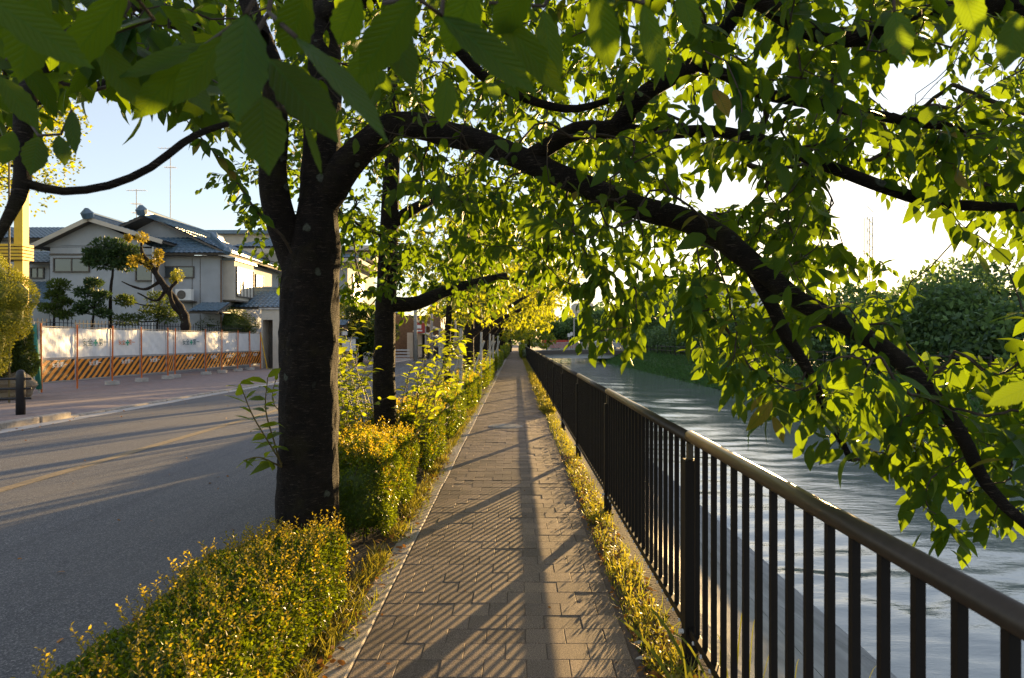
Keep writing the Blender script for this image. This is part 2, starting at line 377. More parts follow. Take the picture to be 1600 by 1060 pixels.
# ------------------------------------------------------------------ trees that grow twigs out to given points
class Tree:
    def __init__(s): s.p = []; s.d = []; s.par = []; s.limbs = []; s.chains = []; s.load = []
    def limb(s, ctrl, twigs=True):
        pts = smooth_pts(ctrl); s.limbs.append(pts)
        d = np.gradient(pts[:, :3], axis=0)
        for q, dd in zip(pts[::2], d[::2]):
            if twigs: s.p.append(q[:3]); s.d.append(dd/np.linalg.norm(dd)); s.par.append(-1); s.load.append(q[3])
    def grow(s, targets, tip=.0018, curl=.12):
        tg = np.asarray(targets, float); Pn = np.zeros((len(s.p)+len(tg)*40, 3)); n = len(s.p); Pn[:n] = s.p
        Dn = np.zeros_like(Pn); Dn[:n] = s.d
        base = Pn[:n]; order = np.argsort([np.min(np.linalg.norm(base-t, axis=1)) for t in tg])
        owner = {}; s.ends = []
        for ti in order:
            t = tg[ti]; v = t-Pn[:n]; dist = np.linalg.norm(v, axis=1)+1e-6
            cosb = np.einsum('ij,ij->i', v, Dn[:n])/dist
            j = int(np.argmin(dist*(1+.6*np.clip(.3-cosb, 0, 1.3)))); L = np.linalg.norm(t-Pn[j])
            if L < .05: continue
            m = int(min(38, max(3, L/.07))); u = np.linspace(0, 1, m+1)[:, None]
            side = rng.normal(0, 1, 3)*curl*L; side[2] += .10*L
            c1 = Pn[j]+Dn[j]*L*.35+side; pts = (1-u)**2*Pn[j]+2*u*(1-u)*c1+u*u*t
            pts[1:-1] += rng.normal(0, .008, (m-1, 3))
            ids = list(range(n, n+m)); Pn[n:n+m] = pts[1:]; dd = norm(np.diff(pts, axis=0)); Dn[n:n+m] = dd
            k = len(s.chains); s.chains.append([j, ids, pts])
            for q in ids: owner[q] = k
            n += m
        s.n0 = len(s.p); w_ = np.zeros(n)
        for j, ids, pts in reversed(s.chains):
            acc = 1.0
            for q in reversed(ids): w_[q] += acc; acc = w_[q]
            if j >= s.n0: w_[j] += acc
        s.r = tip*np.maximum(w_, 1)**.42
        s.Pn, s.Dn = Pn[:n], Dn[:n]
    def twig_mesh(s, name, parent, m, sides=5):
        Vs, Ts, o = [], [], 0
        for j, ids, pts in s.chains:
            r = np.concatenate([[s.r[ids[0]]], s.r[ids]]); V, T = tube_np(pts, r, sides)
            Vs.append(V); Ts.append(T+o); o += len(V)
        ob = link(name, npmesh(name, np.vstack(Vs), np.vstack(Ts)), parent, m); ob['kind'] = 'stuff'; return ob
    def limb_obj(s, i, name, parent, m, sides=20, rough=.03):
        pts = s.limbs[i]; V, T = tube_np(pts[:, :3], pts[:, 3], sides)
        c = np.repeat(pts[:, :3], sides, axis=0); rr = np.repeat(pts[:, 3], sides)[:, None]
        ph = .9*np.sin(V[:, 2]*9+V[:, 0]*6)*np.sin(V[:, 1]*8+V[:, 0]*11+V[:, 2]*3)+np.sin(V[:, 0]*31+V[:, 2]*7)*np.sin(V[:, 1]*27+V[:, 2]*11+1)+.6*np.sin(V[:, 2]*55+V[:, 0]*40)*np.sin(V[:, 1]*60)+rng.normal(0, .35, len(V))
        V = V+(V-c)*ph[:, None]*rough
        return link(name, npmesh(name, V, T), parent, m)
def twig_leaves(t, per=.045, reach=.42, Lm=.095, shoots=2):
    pos, d = [], []
    for j, ids, pts in t.chains:
        segs = [(pts, reach)]
        e = pts[-1]; dd = norm(pts[-1]-pts[-2])
        for k in range(shoots):
            a = pts[int(rng.integers(max(0, len(pts)-6), len(pts)))]; v = norm(dd*.8+rng.normal(0, .7, 3)+np.array([0, 0, -.15])); ln = rng.uniform(.08, .22)
            segs.append((np.array([a, a+v*ln*.5, a+v*ln+np.array([0, 0, -.02])]), ln))
        for q, rc in segs:
            seg = np.linalg.norm(np.diff(q, axis=0), axis=1); cum = np.concatenate([[0], np.cumsum(seg)]); tot = cum[-1]
            s0 = max(0, tot-rc); k = 0; x = tot
            while x > s0:
                pp = np.array([np.interp(x, cum, q[:, c]) for c in range(3)])
                i = min(len(q)-2, max(0, int(np.searchsorted(cum, x))-1)); ax = norm(q[i+1]-q[i])
                sd_ = norm(np.cross(ax, [0, 0, 1.])+1e-4)*(1 if k % 2 else -1)
                v = ax*rng.uniform(.3, .9)+sd_*rng.uniform(.4, 1.1)+np.array([0, 0, -rng.uniform(.1, 1.1)])+rng.normal(0, .25, 3)
                pos.append(pp); d.append(v); x -= per*rng.uniform(.6, 1.6); k += 1
    return np.array(pos), norm(np.array(d))
def inpoly(x, y, poly):
    r = np.zeros(len(x), bool); j = len(poly)-1
    for i in range(len(poly)):
        xi, yi = poly[i]; xj, yj = poly[j]
        r ^= ((yi > y) != (yj > y)) & (x < (xj-xi)*(y-yi)/((yj-yi) or 1e-9)+xi); j = i
    return r

# ------------------------------------------------------------------ ground, road, river
def extrude(name, prof, y0, y1, m, ny=2, smooth=False, kind='structure'):
    ys = np.linspace(y0, y1, ny); n = len(prof)
    V = np.array([(x, y, z) for y in ys for x, z in prof]); i = np.arange(ny-1)[:, None]*n; j = np.arange(n-1)[None]
    T = np.stack([i+j, i+j+1, i+n+j+1, i+n+j], -1).reshape(-1, 4)
    o = link(name, npmesh(name, V, T, smooth=smooth), None, m)
    if kind: o['kind'] = kind
    return o
extrude('ground', [(-1500, -.16), (.99, -.16), (1.0, -1.0), (3.4, -3.0), (12.0, -3.0), (12.1, -1.55), (15.0, .05), (1500, .05)], -40, 2500, M['earth'])
extrude('road', [(-9.2, -.10), (-1.62, -.10)], -30, 400, M['asphalt'])
extrude('planting_strip', [(-1.62, -.155), (-1.61, 0.0), (-.88, 0.005)], -30, 200, M['soil'])
extrude('verge', [(.575, -.01), (.62, .006), (.93, .0)], -30, 120, M['soil'])
# river surface with real ripples: crests run across the stream, calmer and livelier patches
ys = np.concatenate([np.linspace(-30, .8, 12), np.exp(np.arange(math.log(1.0), math.log(130), .0105)), np.linspace(132, 400, 20)])
xs = np.linspace(1.6, 12.7, 96); XX, YY = np.meshgrid(xs, ys); ZZ = np.zeros_like(XX)
wx = XX+.15*np.sin(YY*.9+XX*.5)+.07*np.sin(YY*2.1); wy = YY+.16*np.sin(XX*1.3+YY*.35)+.09*np.sin(XX*2.9+1+YY*.8)+.05*np.sin(XX*6.1+YY*1.7)
patch = .55+.45*np.sin(XX*.55+YY*.23+1.5*np.sin(YY*.11))*np.sin(YY*.31+XX*.2)
for k in range(46):
    lam = (rng.uniform(.2, 1.1) if k % 3 else rng.uniform(1.0, 4.5))*(1 if k % 3 else 1.0); th = rng.normal(0, .45); kk = 2*math.pi/lam
    vis = np.clip(lam/(.028*np.maximum(YY, 1))-.6, 0, 1)
    ZZ += vis*patch*lam*(.0038 if lam < 1.1 else .0020)*np.sin(kk*(math.cos(th)*wy+math.sin(th)*wx)+rng.uniform(0, 6.3))
n_ = len(xs); i_ = np.arange(len(ys)-1)[:, None]*n_; j_ = np.arange(n_-1)[None]
o = link('river_water', npmesh('river_water', np.stack([XX, YY, ZZ-1.4], -1).reshape(-1, 3), np.stack([i_+j_, i_+j_+1, i_+n_+j_+1, i_+n_+j_], -1).reshape(-1, 4)), None, M['water']); o['kind'] = 'structure'
extrude('bank_slope', [(12.15, -1.48), (12.6, -1.2), (13.6, -.5), (14.8, .07)], -20, 200, M['earth'])
# sloping concrete revetment: cast bays, a long seam and cross joints recessed
rev = empty('revetment', (1.0, 0, -.05), 'long sloping concrete embankment falling from the dark railing into the river', 'embankment')
def rp(t): return 1.0+2.33*t, -.05-1.38*t
k = 0; y = -6.0
while y < 60:
    ln = 3.0
    for a, b in ((0.0, .385), (.39, 1.03)):
        (xa, za), (xb, zb) = rp(a), rp(b); mbv = MB(); g = .008
        mbv.v = [(xa, y+g, za), (xb, y+g, zb), (xb, y+ln-g, zb), (xa, y+ln-g, za), (xa-.1, y+g, za-.12), (xb-.1, y+g, zb-.12), (xb-.1, y+ln-g, zb-.12), (xa-.1, y+ln-g, za-.12)]
        mbv.f = [(0, 1, 2, 3), (0, 4, 5, 1), (1, 5, 6, 2), (2, 6, 7, 3), (3, 7, 4, 0)]
        mbv.build('concrete_slab', M['concrete'], rev)
    y += ln; k += 1
mbv = MB(); (xa, za), (xb, zb) = rp(0), rp(1.03)
mbv.quad((xa, 60, za), (xb, 60, zb), (xb, 140, zb), (xa, 140, za)).build('far_slope', M['concrete'], rev)
MB().box(.935, 1.02, -6, 140, -.35, .0).build('coping', M['concrete'], rev)
link('revetment_bed', npmesh('b', [(.98, -30, -.12), (3.4, -30, -1.53), (3.4, 140, -1.53), (.98, 140, -.12)], [(0, 1, 2, 3)]), rev, M['concrete'])

# path: sunk bed, pavers laid in running bond one by one
extrude('path', [(-.76, -.0045), (.60, -.0045)], -30, 300, M['bed'])
path_o = bpy.data.objects['path']
PW, PD, GAP = .2, .172, .003
def paver_mesh(wd):
    x = wd/2-GAP/2; yv = PD/2-GAP/2; c = .0022; z0, z1 = -.04, 0
    v = [(-x, -yv, z0), (x, -yv, z0), (x, yv, z0), (-x, yv, z0), (-x, -yv, z1-c), (x, -yv, z1-c), (x, yv, z1-c), (-x, yv, z1-c),
         (-x+c, -yv+c, z1), (x-c, -yv+c, z1), (x-c, yv-c, z1), (-x+c, yv-c, z1)]
    f = [(0, 1, 5, 4), (1, 2, 6, 5), (2, 3, 7, 6), (3, 0, 4, 7), (4, 5, 9, 8), (5, 6, 10, 9), (6, 7, 11, 10), (7, 4, 8, 11), (8, 9, 10, 11)]
    return v, f
pm = {}
for wd in (PW, PW/2, .145, .045):
    v, f = paver_mesh(wd); me = bpy.data.meshes.new('paver'); me.from_pydata(v, [], f); me.materials.append(M['paver']); pm[wd] = me
SV, SF = [], []; prm = random.Random(3)
nrow = 0; yy = -1.0; npv = 0
while yy < 62:
    cells = []; x = -.75
    if nrow % 2: cells.append((x+.05, PW/2)); x += PW/2
    while x+PW <= .561: cells.append((x+PW/2, PW)); x += PW
    if .555-x > .03:
        wd = .555-x
        cells.append((x+wd/2, min((.145, .045, .1), key=lambda q: abs(q-wd))))
    for cx, wd in cells:
        dz = prm.gauss(0, .0014)
        if yy > 2.45 and npv < 298:
            o = bpy.data.objects.new('paver', pm[wd]); C.objects.link(o); o.parent = path_o; o.location = (cx, yy, dz)
            o.rotation_euler = (prm.gauss(0, .0025), prm.gauss(0, .0025), prm.gauss(0, .004)); npv += 1
        else:
            i = len(SV); vv, ff = paver_mesh(wd); SV += [(a+cx, b+yy, c_+dz) for a, b, c_ in vv]; SF += [tuple(q+i for q in t) for t in ff]
    yy += PD; nrow += 1
me = bpy.data.meshes.new('distant_pavers'); me.from_pydata(SV, [], SF); o = link('distant_pavers', me, path_o, M['paver']); o['kind'] = 'stuff'
extrude('far_path', [(-.75, -.004), (.56, -.004)], 62, 300, M['paver'])

# kerb stones of the path, of the far side of the road
def kerb_row(name, x0, x1, z0, z1, y0, y1, ln, m, bev=.012, jit=.003, skip=()):
    root = bpy.data.objects.new(name, None); C.objects.link(root); root['kind'] = 'structure'
    me = None; y = y0; k = 0; SVb = MB()
    while y < y1:
        if me is None:
            bm = bmesh.new(); bmesh.ops.create_cube(bm, size=1)
            for v in bm.verts: v.co = Vector(((x0+x1)/2+v.co.x*(x1-x0), v.co.y*(ln-.008), (z0+z1)/2+v.co.z*(z1-z0)))
            bmesh.ops.bevel(bm, geom=bm.edges[:], offset=bev, segments=1, affect='EDGES')
            me = bpy.data.meshes.new('kerbstone'); bm.to_mesh(me); bm.free(); me.materials.append(m)
        if k < 120:
            o = bpy.data.objects.new('kerbstone', me); C.objects.link(o); o.parent = root
            o.location = (random.gauss(0, jit), y+ln/2, random.gauss(0, jit*.6)); o.rotation_euler = (random.gauss(0, .003), 0, random.gauss(0, .003))
        y += ln; k += 1
    return root
kerb_row('path_kerb', -.885, -.757, -.15, .006, -1.2, 64, .6, M['kerb'], .006)
kerb_row('road_kerb', -9.42, -9.25, -.2, .03, 6.1, 13.6, .9, M['kerb'], .02)
kerb_row('low_kerb', -9.42, -9.25, -.2, -.055, 13.6, 80, .9, M['kerb'], .02)
extrude('gutter_strip', [(-9.25, -.094), (-8.9, -.096)], -30, 200, M['gutter'])
extrude('sidewalk', [(-16.4, .02), (-9.9, 0.0), (-9.42, -.07)], -30, 120, M['sidewalk'])
extrude('yellow_centre_line', [(-5.60, -.0955), (-5.44, -.0955)], -30, 160, M['yellow_paint'])
# manhole cover in the path
mh = P(790, 666.5, 12.0); my = CAM_H*F/(666.5-533); mxx = (790-806)*my/F
root = empty('manhole_cover', (mxx, my, 0), 'round metal manhole cover set in the paved path', 'manhole cover')
mbv = MB(); mbv.tube([(mxx, my, -.02), (mxx, my, .006)], .30, 32).build('rim', M['gutter'], root)
mbv = MB(); mbv.tube([(mxx, my, .0), (mxx, my, .010)], .275, 32).build('lid', M['kerb'], root)
mbv = MB()
for i in range(-4, 5):
    hw = math.sqrt(max(0, .25**2-(i*.055)**2)); mbv.box(mxx-hw, mxx+hw, my+i*.055-.012, my+i*.055+.012, .010, .016)
mbv.build('raised_bar', M['gutter'], root)

# ------------------------------------------------------------------ railing by the river
FX = .8
rail = empty('railing', (FX, 0, 0), 'long dark bronze metal railing with round handrail between path and river', 'railing')
ptsr = [(FX, y, 1.055) for y in np.arange(-1.5, 96, 2.8)]
for k in range(35):
    y0 = .34-2.8+2.8*k
    MB().tube([(FX, y0+.003, 1.055), (FX, y0+2.797, 1.062)], .0255, 24).build('handrail', M['rail'], rail, True)
    MB().box(FX-.016, FX+.016, y0+.04, y0+2.76, .163, .20).build('bottom_rail', M['metal'], rail, bevel=.004)
pme = None
for k in range(35):
    y0 = .34+2.8*k
    if pme is None:
        o = MB().box(-.03, .03, -.04, .04, -.12, .955).build('post', M['metal'], rail, bevel=.005); pme = o.data
        b2 = MB().box(-.045, .045, -.055, .055, .0, .012).build('base_plate', M['metal'], None); b3 = MB().box(-.012, .012, -.02, .02, .955, 1.03).build('bracket', M['rail'], None)
        c2 = MB().tube([(-.05, 0, .165), (-.028, 0, .165)], .011, 10).build('bolt', M['white'], None)
        protos = [b2, b3, c2]; post0 = o
        o.matrix_parent_inverse = Matrix.Identity(4); o.location = (0, y0, 0)
        for q in protos: q.parent = o
    else:
        o = post0.copy(); C.objects.link(o); o.location = (0, y0, 0)
        for q in protos: c_ = q.copy(); C.objects.link(c_); c_.parent = o
bal = bpy.data.meshes.new('baluster'); bmb = MB().box(-.010, .010, -.010, .010, .20, 1.04); bal.from_pydata(bmb.v, [], bmb.f); bal.materials.append(M['metal'])
bolt = MB().box(-.022, -.0165, -.010, .010, .152, .172); 
far = MB(); n = 0; bolts = MB()
for k in range(-1, 34):
    for i in range(1, 22):
        y = .34+2.8*k+i*2.8/22
        if y < .3: continue
        if n < 296:
            o = bpy.data.objects.new('baluster', bal); C.objects.link(o); o.parent = rail; o.location = (0, y, 0); n += 1
            if y < 12: bolts.tube([(FX-.021, y, .165), (FX-.014, y, .165)], .009, 8)
        else: far.box(FX-.010, FX+.010, y-.010, y+.010, .20, 1.04)
o = far.build('distant_balusters', M['metal'], rail); o['kind'] = 'stuff'
o = bolts.build('bolt_heads', M['white'], rail); o['kind'] = 'stuff'

# ------------------------------------------------------------------ far side barrier, pillar, posts, bushes
yb = [19.6, 21.2, 23.1, 24.8, 26.6, 27.6, 30.1, 31.7, 33.4, 35.1, 36.6]
bx = [62, 118, 173, 217, 256, 276, 320, 345, 368, 390, 407]
pts = [Vector(((x-806)*y/F, y, .02)) for x, y in zip(bx, yb)]
kick = [0, 0, .0, .05, .1, -.12, .0, .0, .05, -.03, 0]
pts = [Vector((p.x+k_, p.y, p.z)) for p, k_ in zip(pts, kick)]
hoard_lbl = ['leftmost hoarding bay of white sheet over faded orange stripes, by the green edged pole', 'second hoarding bay from the left with black stripes and dark lettering on white sheet',
 'third hoarding bay from the left with creased white sheet and pale lettering', 'fourth hoarding bay from the left with sun patch on its striped sheet', 'very narrow slanting fifth bay of the hoarding',
 'wide sixth hoarding bay from the left with dark lettering on its white sheet', 'seventh hoarding bay from the left with sunlit stripes', 'eighth hoarding bay from the left, third from the far right end', 'ninth hoarding bay from the left, second from the far right end',
 'rightmost hoarding bay with slanting end prop by the concrete gate wall']
hoard_lbl = [hoard_lbl[i] for i in range(10)]
TXT = {}
def text_mesh(body, size, m, parent, loc, rot, name='lettering'):
    if (body, size) not in TXT:
        cu = bpy.data.curves.new(name, 'FONT'); cu.body = body; cu.size = size; cu.align_x = 'CENTER'; cu.align_y = 'CENTER'; cu.offset = size*.012
        t = bpy.data.objects.new(name, cu); C.objects.link(t); bpy.context.view_layer.update()
        me = bpy.data.meshes.new_from_object(t.evaluated_get(bpy.context.evaluated_depsgraph_get())); me.materials.clear(); me.materials.append(m)
        bpy.data.objects.remove(t); TXT[(body, size)] = me
    o = bpy.data.objects.new(name, TXT[(body, size)]); C.objects.link(o); o.parent = parent
    o.location = Vector(loc)-parent.location; o.rotation_euler = rot; return o
for i in range(10):
    a, b = pts[i], pts[i+1]; u = (b-a); L = u.length; u.normalize(); nrm = Vector((u.y, -u.x, 0))
    root = empty('hoarding_panel', a, hoard_lbl[i], 'hoarding', 'construction hoarding bays along the sidewalk')
    def sheet(z0, z1, name, m, off, wr):
        nx, nz = 22, 12; V, uvs = [], []
        for r_ in range(nz+1):
            for c_ in range(nx+1):
                s_, t_ = c_/nx, r_/nz
                sag = .025*math.sin(s_*math.pi)*(1 if t_ > .9 else -.6 if t_ < .1 else 0)
                ww = wr*(math.sin(s_*14+t_*9+i*2)*math.sin(t_*6+s_*5+i)+.5*math.sin(s_*31-t_*16+i))*(1-abs(2*s_-1)**4)
                p = a+u*(.03+(L-.06)*s_)+nrm*(off+ww)+Vector((0, 0, z0+(z1-z0)*t_-sag)); V.append(tuple(p)); uvs.append((s_*L/1.75, t_))
        r_ = np.arange(nz)[:, None]*(nx+1); c_ = np.arange(nx)[None]
        T = np.stack([r_+c_, r_+c_+1, r_+c_+nx+2, r_+c_+nx+1], -1).reshape(-1, 4)
        return link(name, npmesh(name, V, T, uvs), root, m)
    sheet(.97, 1.88, 'white_sheet', M['tarp'], -.02, .018); sheet(.28, .93, 'striped_sheet', M['stripes'], -.01, .006)
    for z in (1.90, .95, .27): MB().bar(a+Vector((0, 0, z)), b+Vector((0, 0, z)), .024, .024).build('cross_rail', M['kerb'] , root)
    MB().tube([a+nrm*.05, a+nrm*.05+Vector((.02*(i % 3-1), 0, 1.99))], .025, 8).build('post', M['orange'], root)
    if i == 9: MB().tube([b+nrm*.35, b+Vector((0, 0, 1.9))], .028, 8).build('prop', M['yellow'], root); MB().tube([b, b+Vector((0, 0, 1.95))], .03, 8).build('post', M['orange'], root)
    if 2 <= i: MB().tube([a+nrm*.05+Vector((0, 0, 0)), a+nrm*.05+Vector((0, 0, .13))], .22, 16).build('counterweight', M['gutter'], root)
    ang = math.atan2(u.y, u.x) if nrm.cross(u).z < 0 else math.atan2(u.y, u.x)
    mid = a+u*L/2
    if L > 1.2:
        rot = (R(90), 0, math.atan2(-nrm.x, nrm.y)+math.pi) if False else (R(90), 0, math.atan2(u.y, u.x))
        text_mesh('安全第一', .17, M['lettering'], root, mid+nrm*.045+Vector((0, 0, .76)), rot)
        if i in (1, 5): text_mesh('安全    第一', .27, M['text_teal'], root, mid+nrm*.05+Vector((0, 0, 1.42)), rot)
        if i in (1, 2, 5):
            g = mid+nrm*.055+Vector((0, 0, 1.42))
            MB().bar(g-u*.1, g+u*.1, .01, .06).bar(g-Vector((0, 0, .1)), g-Vector((0, 0, .031)), .06, .01, nrm).bar(g+Vector((0, 0, .031)), g+Vector((0, 0, .1)), .06, .01, nrm).build('cross_mark', M['text_green'], root)
    if i == 2: text_mesh('安全   第一', .2, M['orange'], root, mid+nrm*.03+Vector((0, 0, 1.42)), rot)
g0 = pts[0]+Vector((-.06, -.12, 0))
root = empty('edge_pole', g0, 'leaning green edged pole at the left end of the hoarding', 'pole')
MB().tube([g0+Vector((.12, 0, .1)), g0+Vector((-.04, 0, 1.95))], .075, 10).build('sleeve', M['greenpaint'], root, True)
MB().tube([g0+Vector((.13, 0, -.02)), g0+Vector((-.05, 0, 2.02))], .03, 8).build('pole', M['gutter'], root)
# low post-and-rail guard at the left
bp = P(32, 648, 13.9); bp.z = 0
root = empty('roadside_guard', bp, 'black domed post with three horizontal rails beside the road kerb', 'guard rail')
mbv = MB(); rr = .085; prof = [(0, rr), (.80, rr), (.86, rr*.9), (.895, rr*.65), (.915, rr*.3)]
mbv.tube([bp+Vector((0, 0, z)) for z, _ in prof], [r_ for _, r_ in prof], 20).build('post', M['black'], root, True)
for z in (.33, .53, .73):
    MB().tube([bp+Vector((-3.2, -1.2, z)), bp+Vector((.0, 0, z)), bp+Vector((.19, 0.04, z))], .024, 10).build('rail', M['black'], root, True)
p2 = bp+Vector((-1.9, -.7, 0)); mbv = MB(); mbv.tube([p2+Vector((0, 0, z)) for z, _ in prof], [r_ for _, r_ in prof], 20).build('post', M['black'], root, True)
# yellow pillar with slatted box
yp = P(32, 300, 19.5)
root = empty('yellow_pillar', (yp.x, yp.y, 0), 'tall yellow pillar with a slatted box around its foot, above the round bush', 'pillar')
z0, z1 = P(30, 408, 19.5).z, P(30, 225, 19.5).z
MB().box(yp.x-.12, yp.x+.13, 19.4, 19.65, 0, z1).build('shaft', M['yellow'], root)
for k in range(5):
    z = z0+.02+k*.095; MB().box(yp.x-.9, yp.x+.2, 19.3, 19.75, z, z+.065).build('slat', M['yellow'], root)
MB().box(yp.x-.87, yp.x+.11, 19.35, 19.7, z0, z0+.46).build('slat_backing', M['trim'], root)
sp_ = P(14, 330, 16.5); root = empty('steel_pole', (sp_.x, 16.5, 0), 'thin rusty steel pole left of the yellow pillar', 'pole')
MB().tube([(sp_.x, 16.5, 0), (sp_.x, 16.5, 6.2)], .022, 8).build('shaft', M['stem_green'], root); MB().tube([(sp_.x, 16.5, 6.2), (sp_.x, 16.5, 6.3)], .035, 8).build('cap', M['trim'], root)

def bush(name, label, cat, c, rad, m, nleaf, L, tpl=LT_TINY, group=None, stems=True, noise_amp=.12, shell=.16):
    root = empty(name, (c[0], c[1], c[2]-rad[2]), label, cat, group)
    v = norm(rng.normal(0, 1, (nleaf, 3))); ph = rng.uniform(0, 6, 3)
    am = 1+noise_amp*(np.sin(v[:, 0]*5+ph[0])*np.sin(v[:, 1]*6+ph[1])+np.sin(v[:, 2]*7+ph[2])*.7)
    r_ = (1-shell*rng.random(nleaf)**1.5)*am
    pos = np.array(c)+v*r_[:, None]*np.array(rad)
    d = v+rng.normal(0, .7, v.shape)
    leaf_obj('foliage', root, m, pos, d, L*rng.uniform(.7, 1.3, nleaf), L*.33, tpl, .15, .8)
    # woody inside
    mbv = MB(); bs = Vector((c[0], c[1], c[2]-rad[2]))
    for k in range(9):
        e = Vector(norm(rng.normal(0, 1, 3))); e = Vector((e.x*rad[0]*.7, e.y*rad[1]*.7, abs(e.z)*rad[2]*.7))+Vector(c)
        mbv.tube([bs, bs.lerp(e, .5)+Vector((0, 0, .1)), e], [.03, .02, .01], 5)
    o = mbv.build('stem', M['twig'], root)
    bm = bmesh.new(); bmesh.ops.create_icosphere(bm, subdivisions=3, radius=1)
    for q in bm.verts:
        n_ = q.co.copy(); k_ = 1+noise_amp*(math.sin(n_.x*5+ph[0])*math.sin(n_.y*6+ph[1])+math.sin(n_.z*7+ph[2])*.7)
        q.co = Vector((c[0]+n_.x*rad[0]*k_*.8, c[1]+n_.y*rad[1]*k_*.8, c[2]+n_.z*rad[2]*k_*.8))
    me = bpy.data.meshes.new('inner_foliage'); bm.to_mesh(me); bm.free()
    o = link('inner_foliage', me, root, m); return root
bush('round_bush', 'large round bright green clipped bush below the yellow pillar', 'bush', P(-16, 470, 16.5), (.88, .9, 1.08), M['topiary'], 16000, .045)
bush('lower_bush', 'sunlit round bush at the left edge, lower neighbour of the big one', 'bush', P(-45, 540, 16.0), (.75, .8, .95), M['topiary'], 10000, .045)
bush('hedge_bush', 'dark green bush between the round bush and the hoarding', 'bush', P(10, 562, 17.8), (.62, .8, 1.1), M['garden_leaf'], 12000, .07)
bush('dome_shrub', 'dark domed shrub behind the right part of the hoarding', 'shrub', P(355, 520, 38)+Vector((0, 0, .1)), (1.6, 1.3, 1.3), M['garden_leaf'], 8000, .08)
# garden rocks under the round bush
for k, (px, py, s) in enumerate([(12, 606, .5), (30, 603, .38)]):
    bm = bmesh.new(); bmesh.ops.create_icosphere(bm, subdivisions=3, radius=s); c_ = P(px, py, 17.5 if k < 2 else 19.9)
    for q in bm.verts: q.co = q.co*(1+.18*math.sin(q.co.x*9+k)*math.sin(q.co.y*8)+.12*math.sin(q.co.z*15+k)); q.co.z *= .8; q.co += c_
    me = bpy.data.meshes.new('garden_rock'); bm.to_mesh(me); bm.free(); o = link('garden_rock', me, None, M['stone'])
    tag(o, ['big sunlit ochre rock below the round bush at the left edge', 'smaller ochre rock just behind the black guard post', 'small grey rock under the leftmost hoarding bay'][k], 'rock')

# ------------------------------------------------------------------ houses across the road
def roof(name, e0, e1, r1, r0, m, parent, pitch=.27, course=.28, amp=.035, thick=.10):
    """tiled roof face: eave e0-e1, ridge r0-r1; rolls run up the slope, each course steps"""
    e0, e1, r0, r1 = map(Vector, (e0, e1, r0, r1)); nx = max(4, int((e1-e0).length/pitch*4)); sl = ((r0+r1)/2-(e0+e1)/2).length
    ny = max(2, int(sl/course)); nrm = (e1-e0).cross(r0-e0).normalized()
    if nrm.z < 0: nrm = -nrm
    V = []; rows = []
    W = (e1-e0).length
    for j in range(ny):
        rows += [(j/ny, .02), ((j+.96)/ny, -.012)]
    for t, st in rows:
        for i in range(nx+1):
            s_ = i/nx; a = e0.lerp(e1, s_); b = r0.lerp(r1, s_); p = a.lerp(b, t)
            ph = (p-e0).dot((e1-e0).normalized())/pitch
            V.append(tuple(p+nrm*(amp*abs(math.cos(ph*math.pi))**2+st)))
    n = nx+1; T = [(j*n+i, j*n+i+1, (j+1)*n+i+1, (j+1)*n+i) for j in range(len(rows)-1) for i in range(nx)]
    o = link(name, npmesh(name, V, T, smooth=False), parent, m)
    mbv = MB(); q = [e0, e1, r1, r0]; lo = [p-nrm*.03 for p in q]; l2 = [p-nrm*(.03+thick) for p in q]
    mbv.quad(*lo); mbv.quad(*reversed(l2))
    for i in range(4): mbv.quad(lo[i], l2[i], l2[(i+1) % 4], lo[(i+1) % 4])
    mbv.build('eave_board', M['trim'], parent); return o
def ridge(a, b, parent, r=.13, m=None):
    a, b = Vector(a), Vector(b); mbv = MB(); mbv.bar(a+Vector((0, 0, .02)), b+Vector((0, 0, .02)), r*1.7, r*1.8)
    mbv.tube([a+Vector((0, 0, r+.05)), b+Vector((0, 0, r+.05))], r*.8, 10)
    o = mbv.build('ridge_cap', m or M['tile'], parent)
    MB().tube([a+Vector((0, 0, .0)), a+(a-b).normalized()*.12+Vector((0, 0, r*1.4)), a+(a-b).normalized()*.15+Vector((0, 0, r*2.9))], [r*1.7, r*1.9, r*.5], 10).build('ridge_end_tile', m or M['tile'], parent)
def wall_box(parent, x0, x1, y0, y1, z0, z1, m, name='wall'): return MB().box(x0, x1, y0, y1, z0, z1).build(name, m, parent)
def window_y(parent, x0, x1, z0, z1, y, pane=None, n=2, blinds=0):
    """a window in a wall that faces -Y at y"""
    f = MB(); t = .06
    f.box(x0-t, x1+t, y-.09, y+.0, z1, z1+t).box(x0-t, x1+t, y-.12, y+.0, z0-t, z0).box(x0-t, x0, y-.09, y, z0, z1).box(x1, x1+t, y-.09, y, z0, z1)
    for k in range(1, n): xx = x0+(x1-x0)*k/n; f.box(xx-.03, xx+.03, y-.075, y, z0, z1)
    o = f.build('window', M['trim'], parent)
    for k in range(n):
        a = x0+(x1-x0)*k/n+(.03 if k else 0); b = x0+(x1-x0)*(k+1)/n-(.03 if k < n-1 else 0)
        MB().box(a, b, y-.045, y-.03, z0, z1).build('pane', pane or M['glass'], o)
    return o
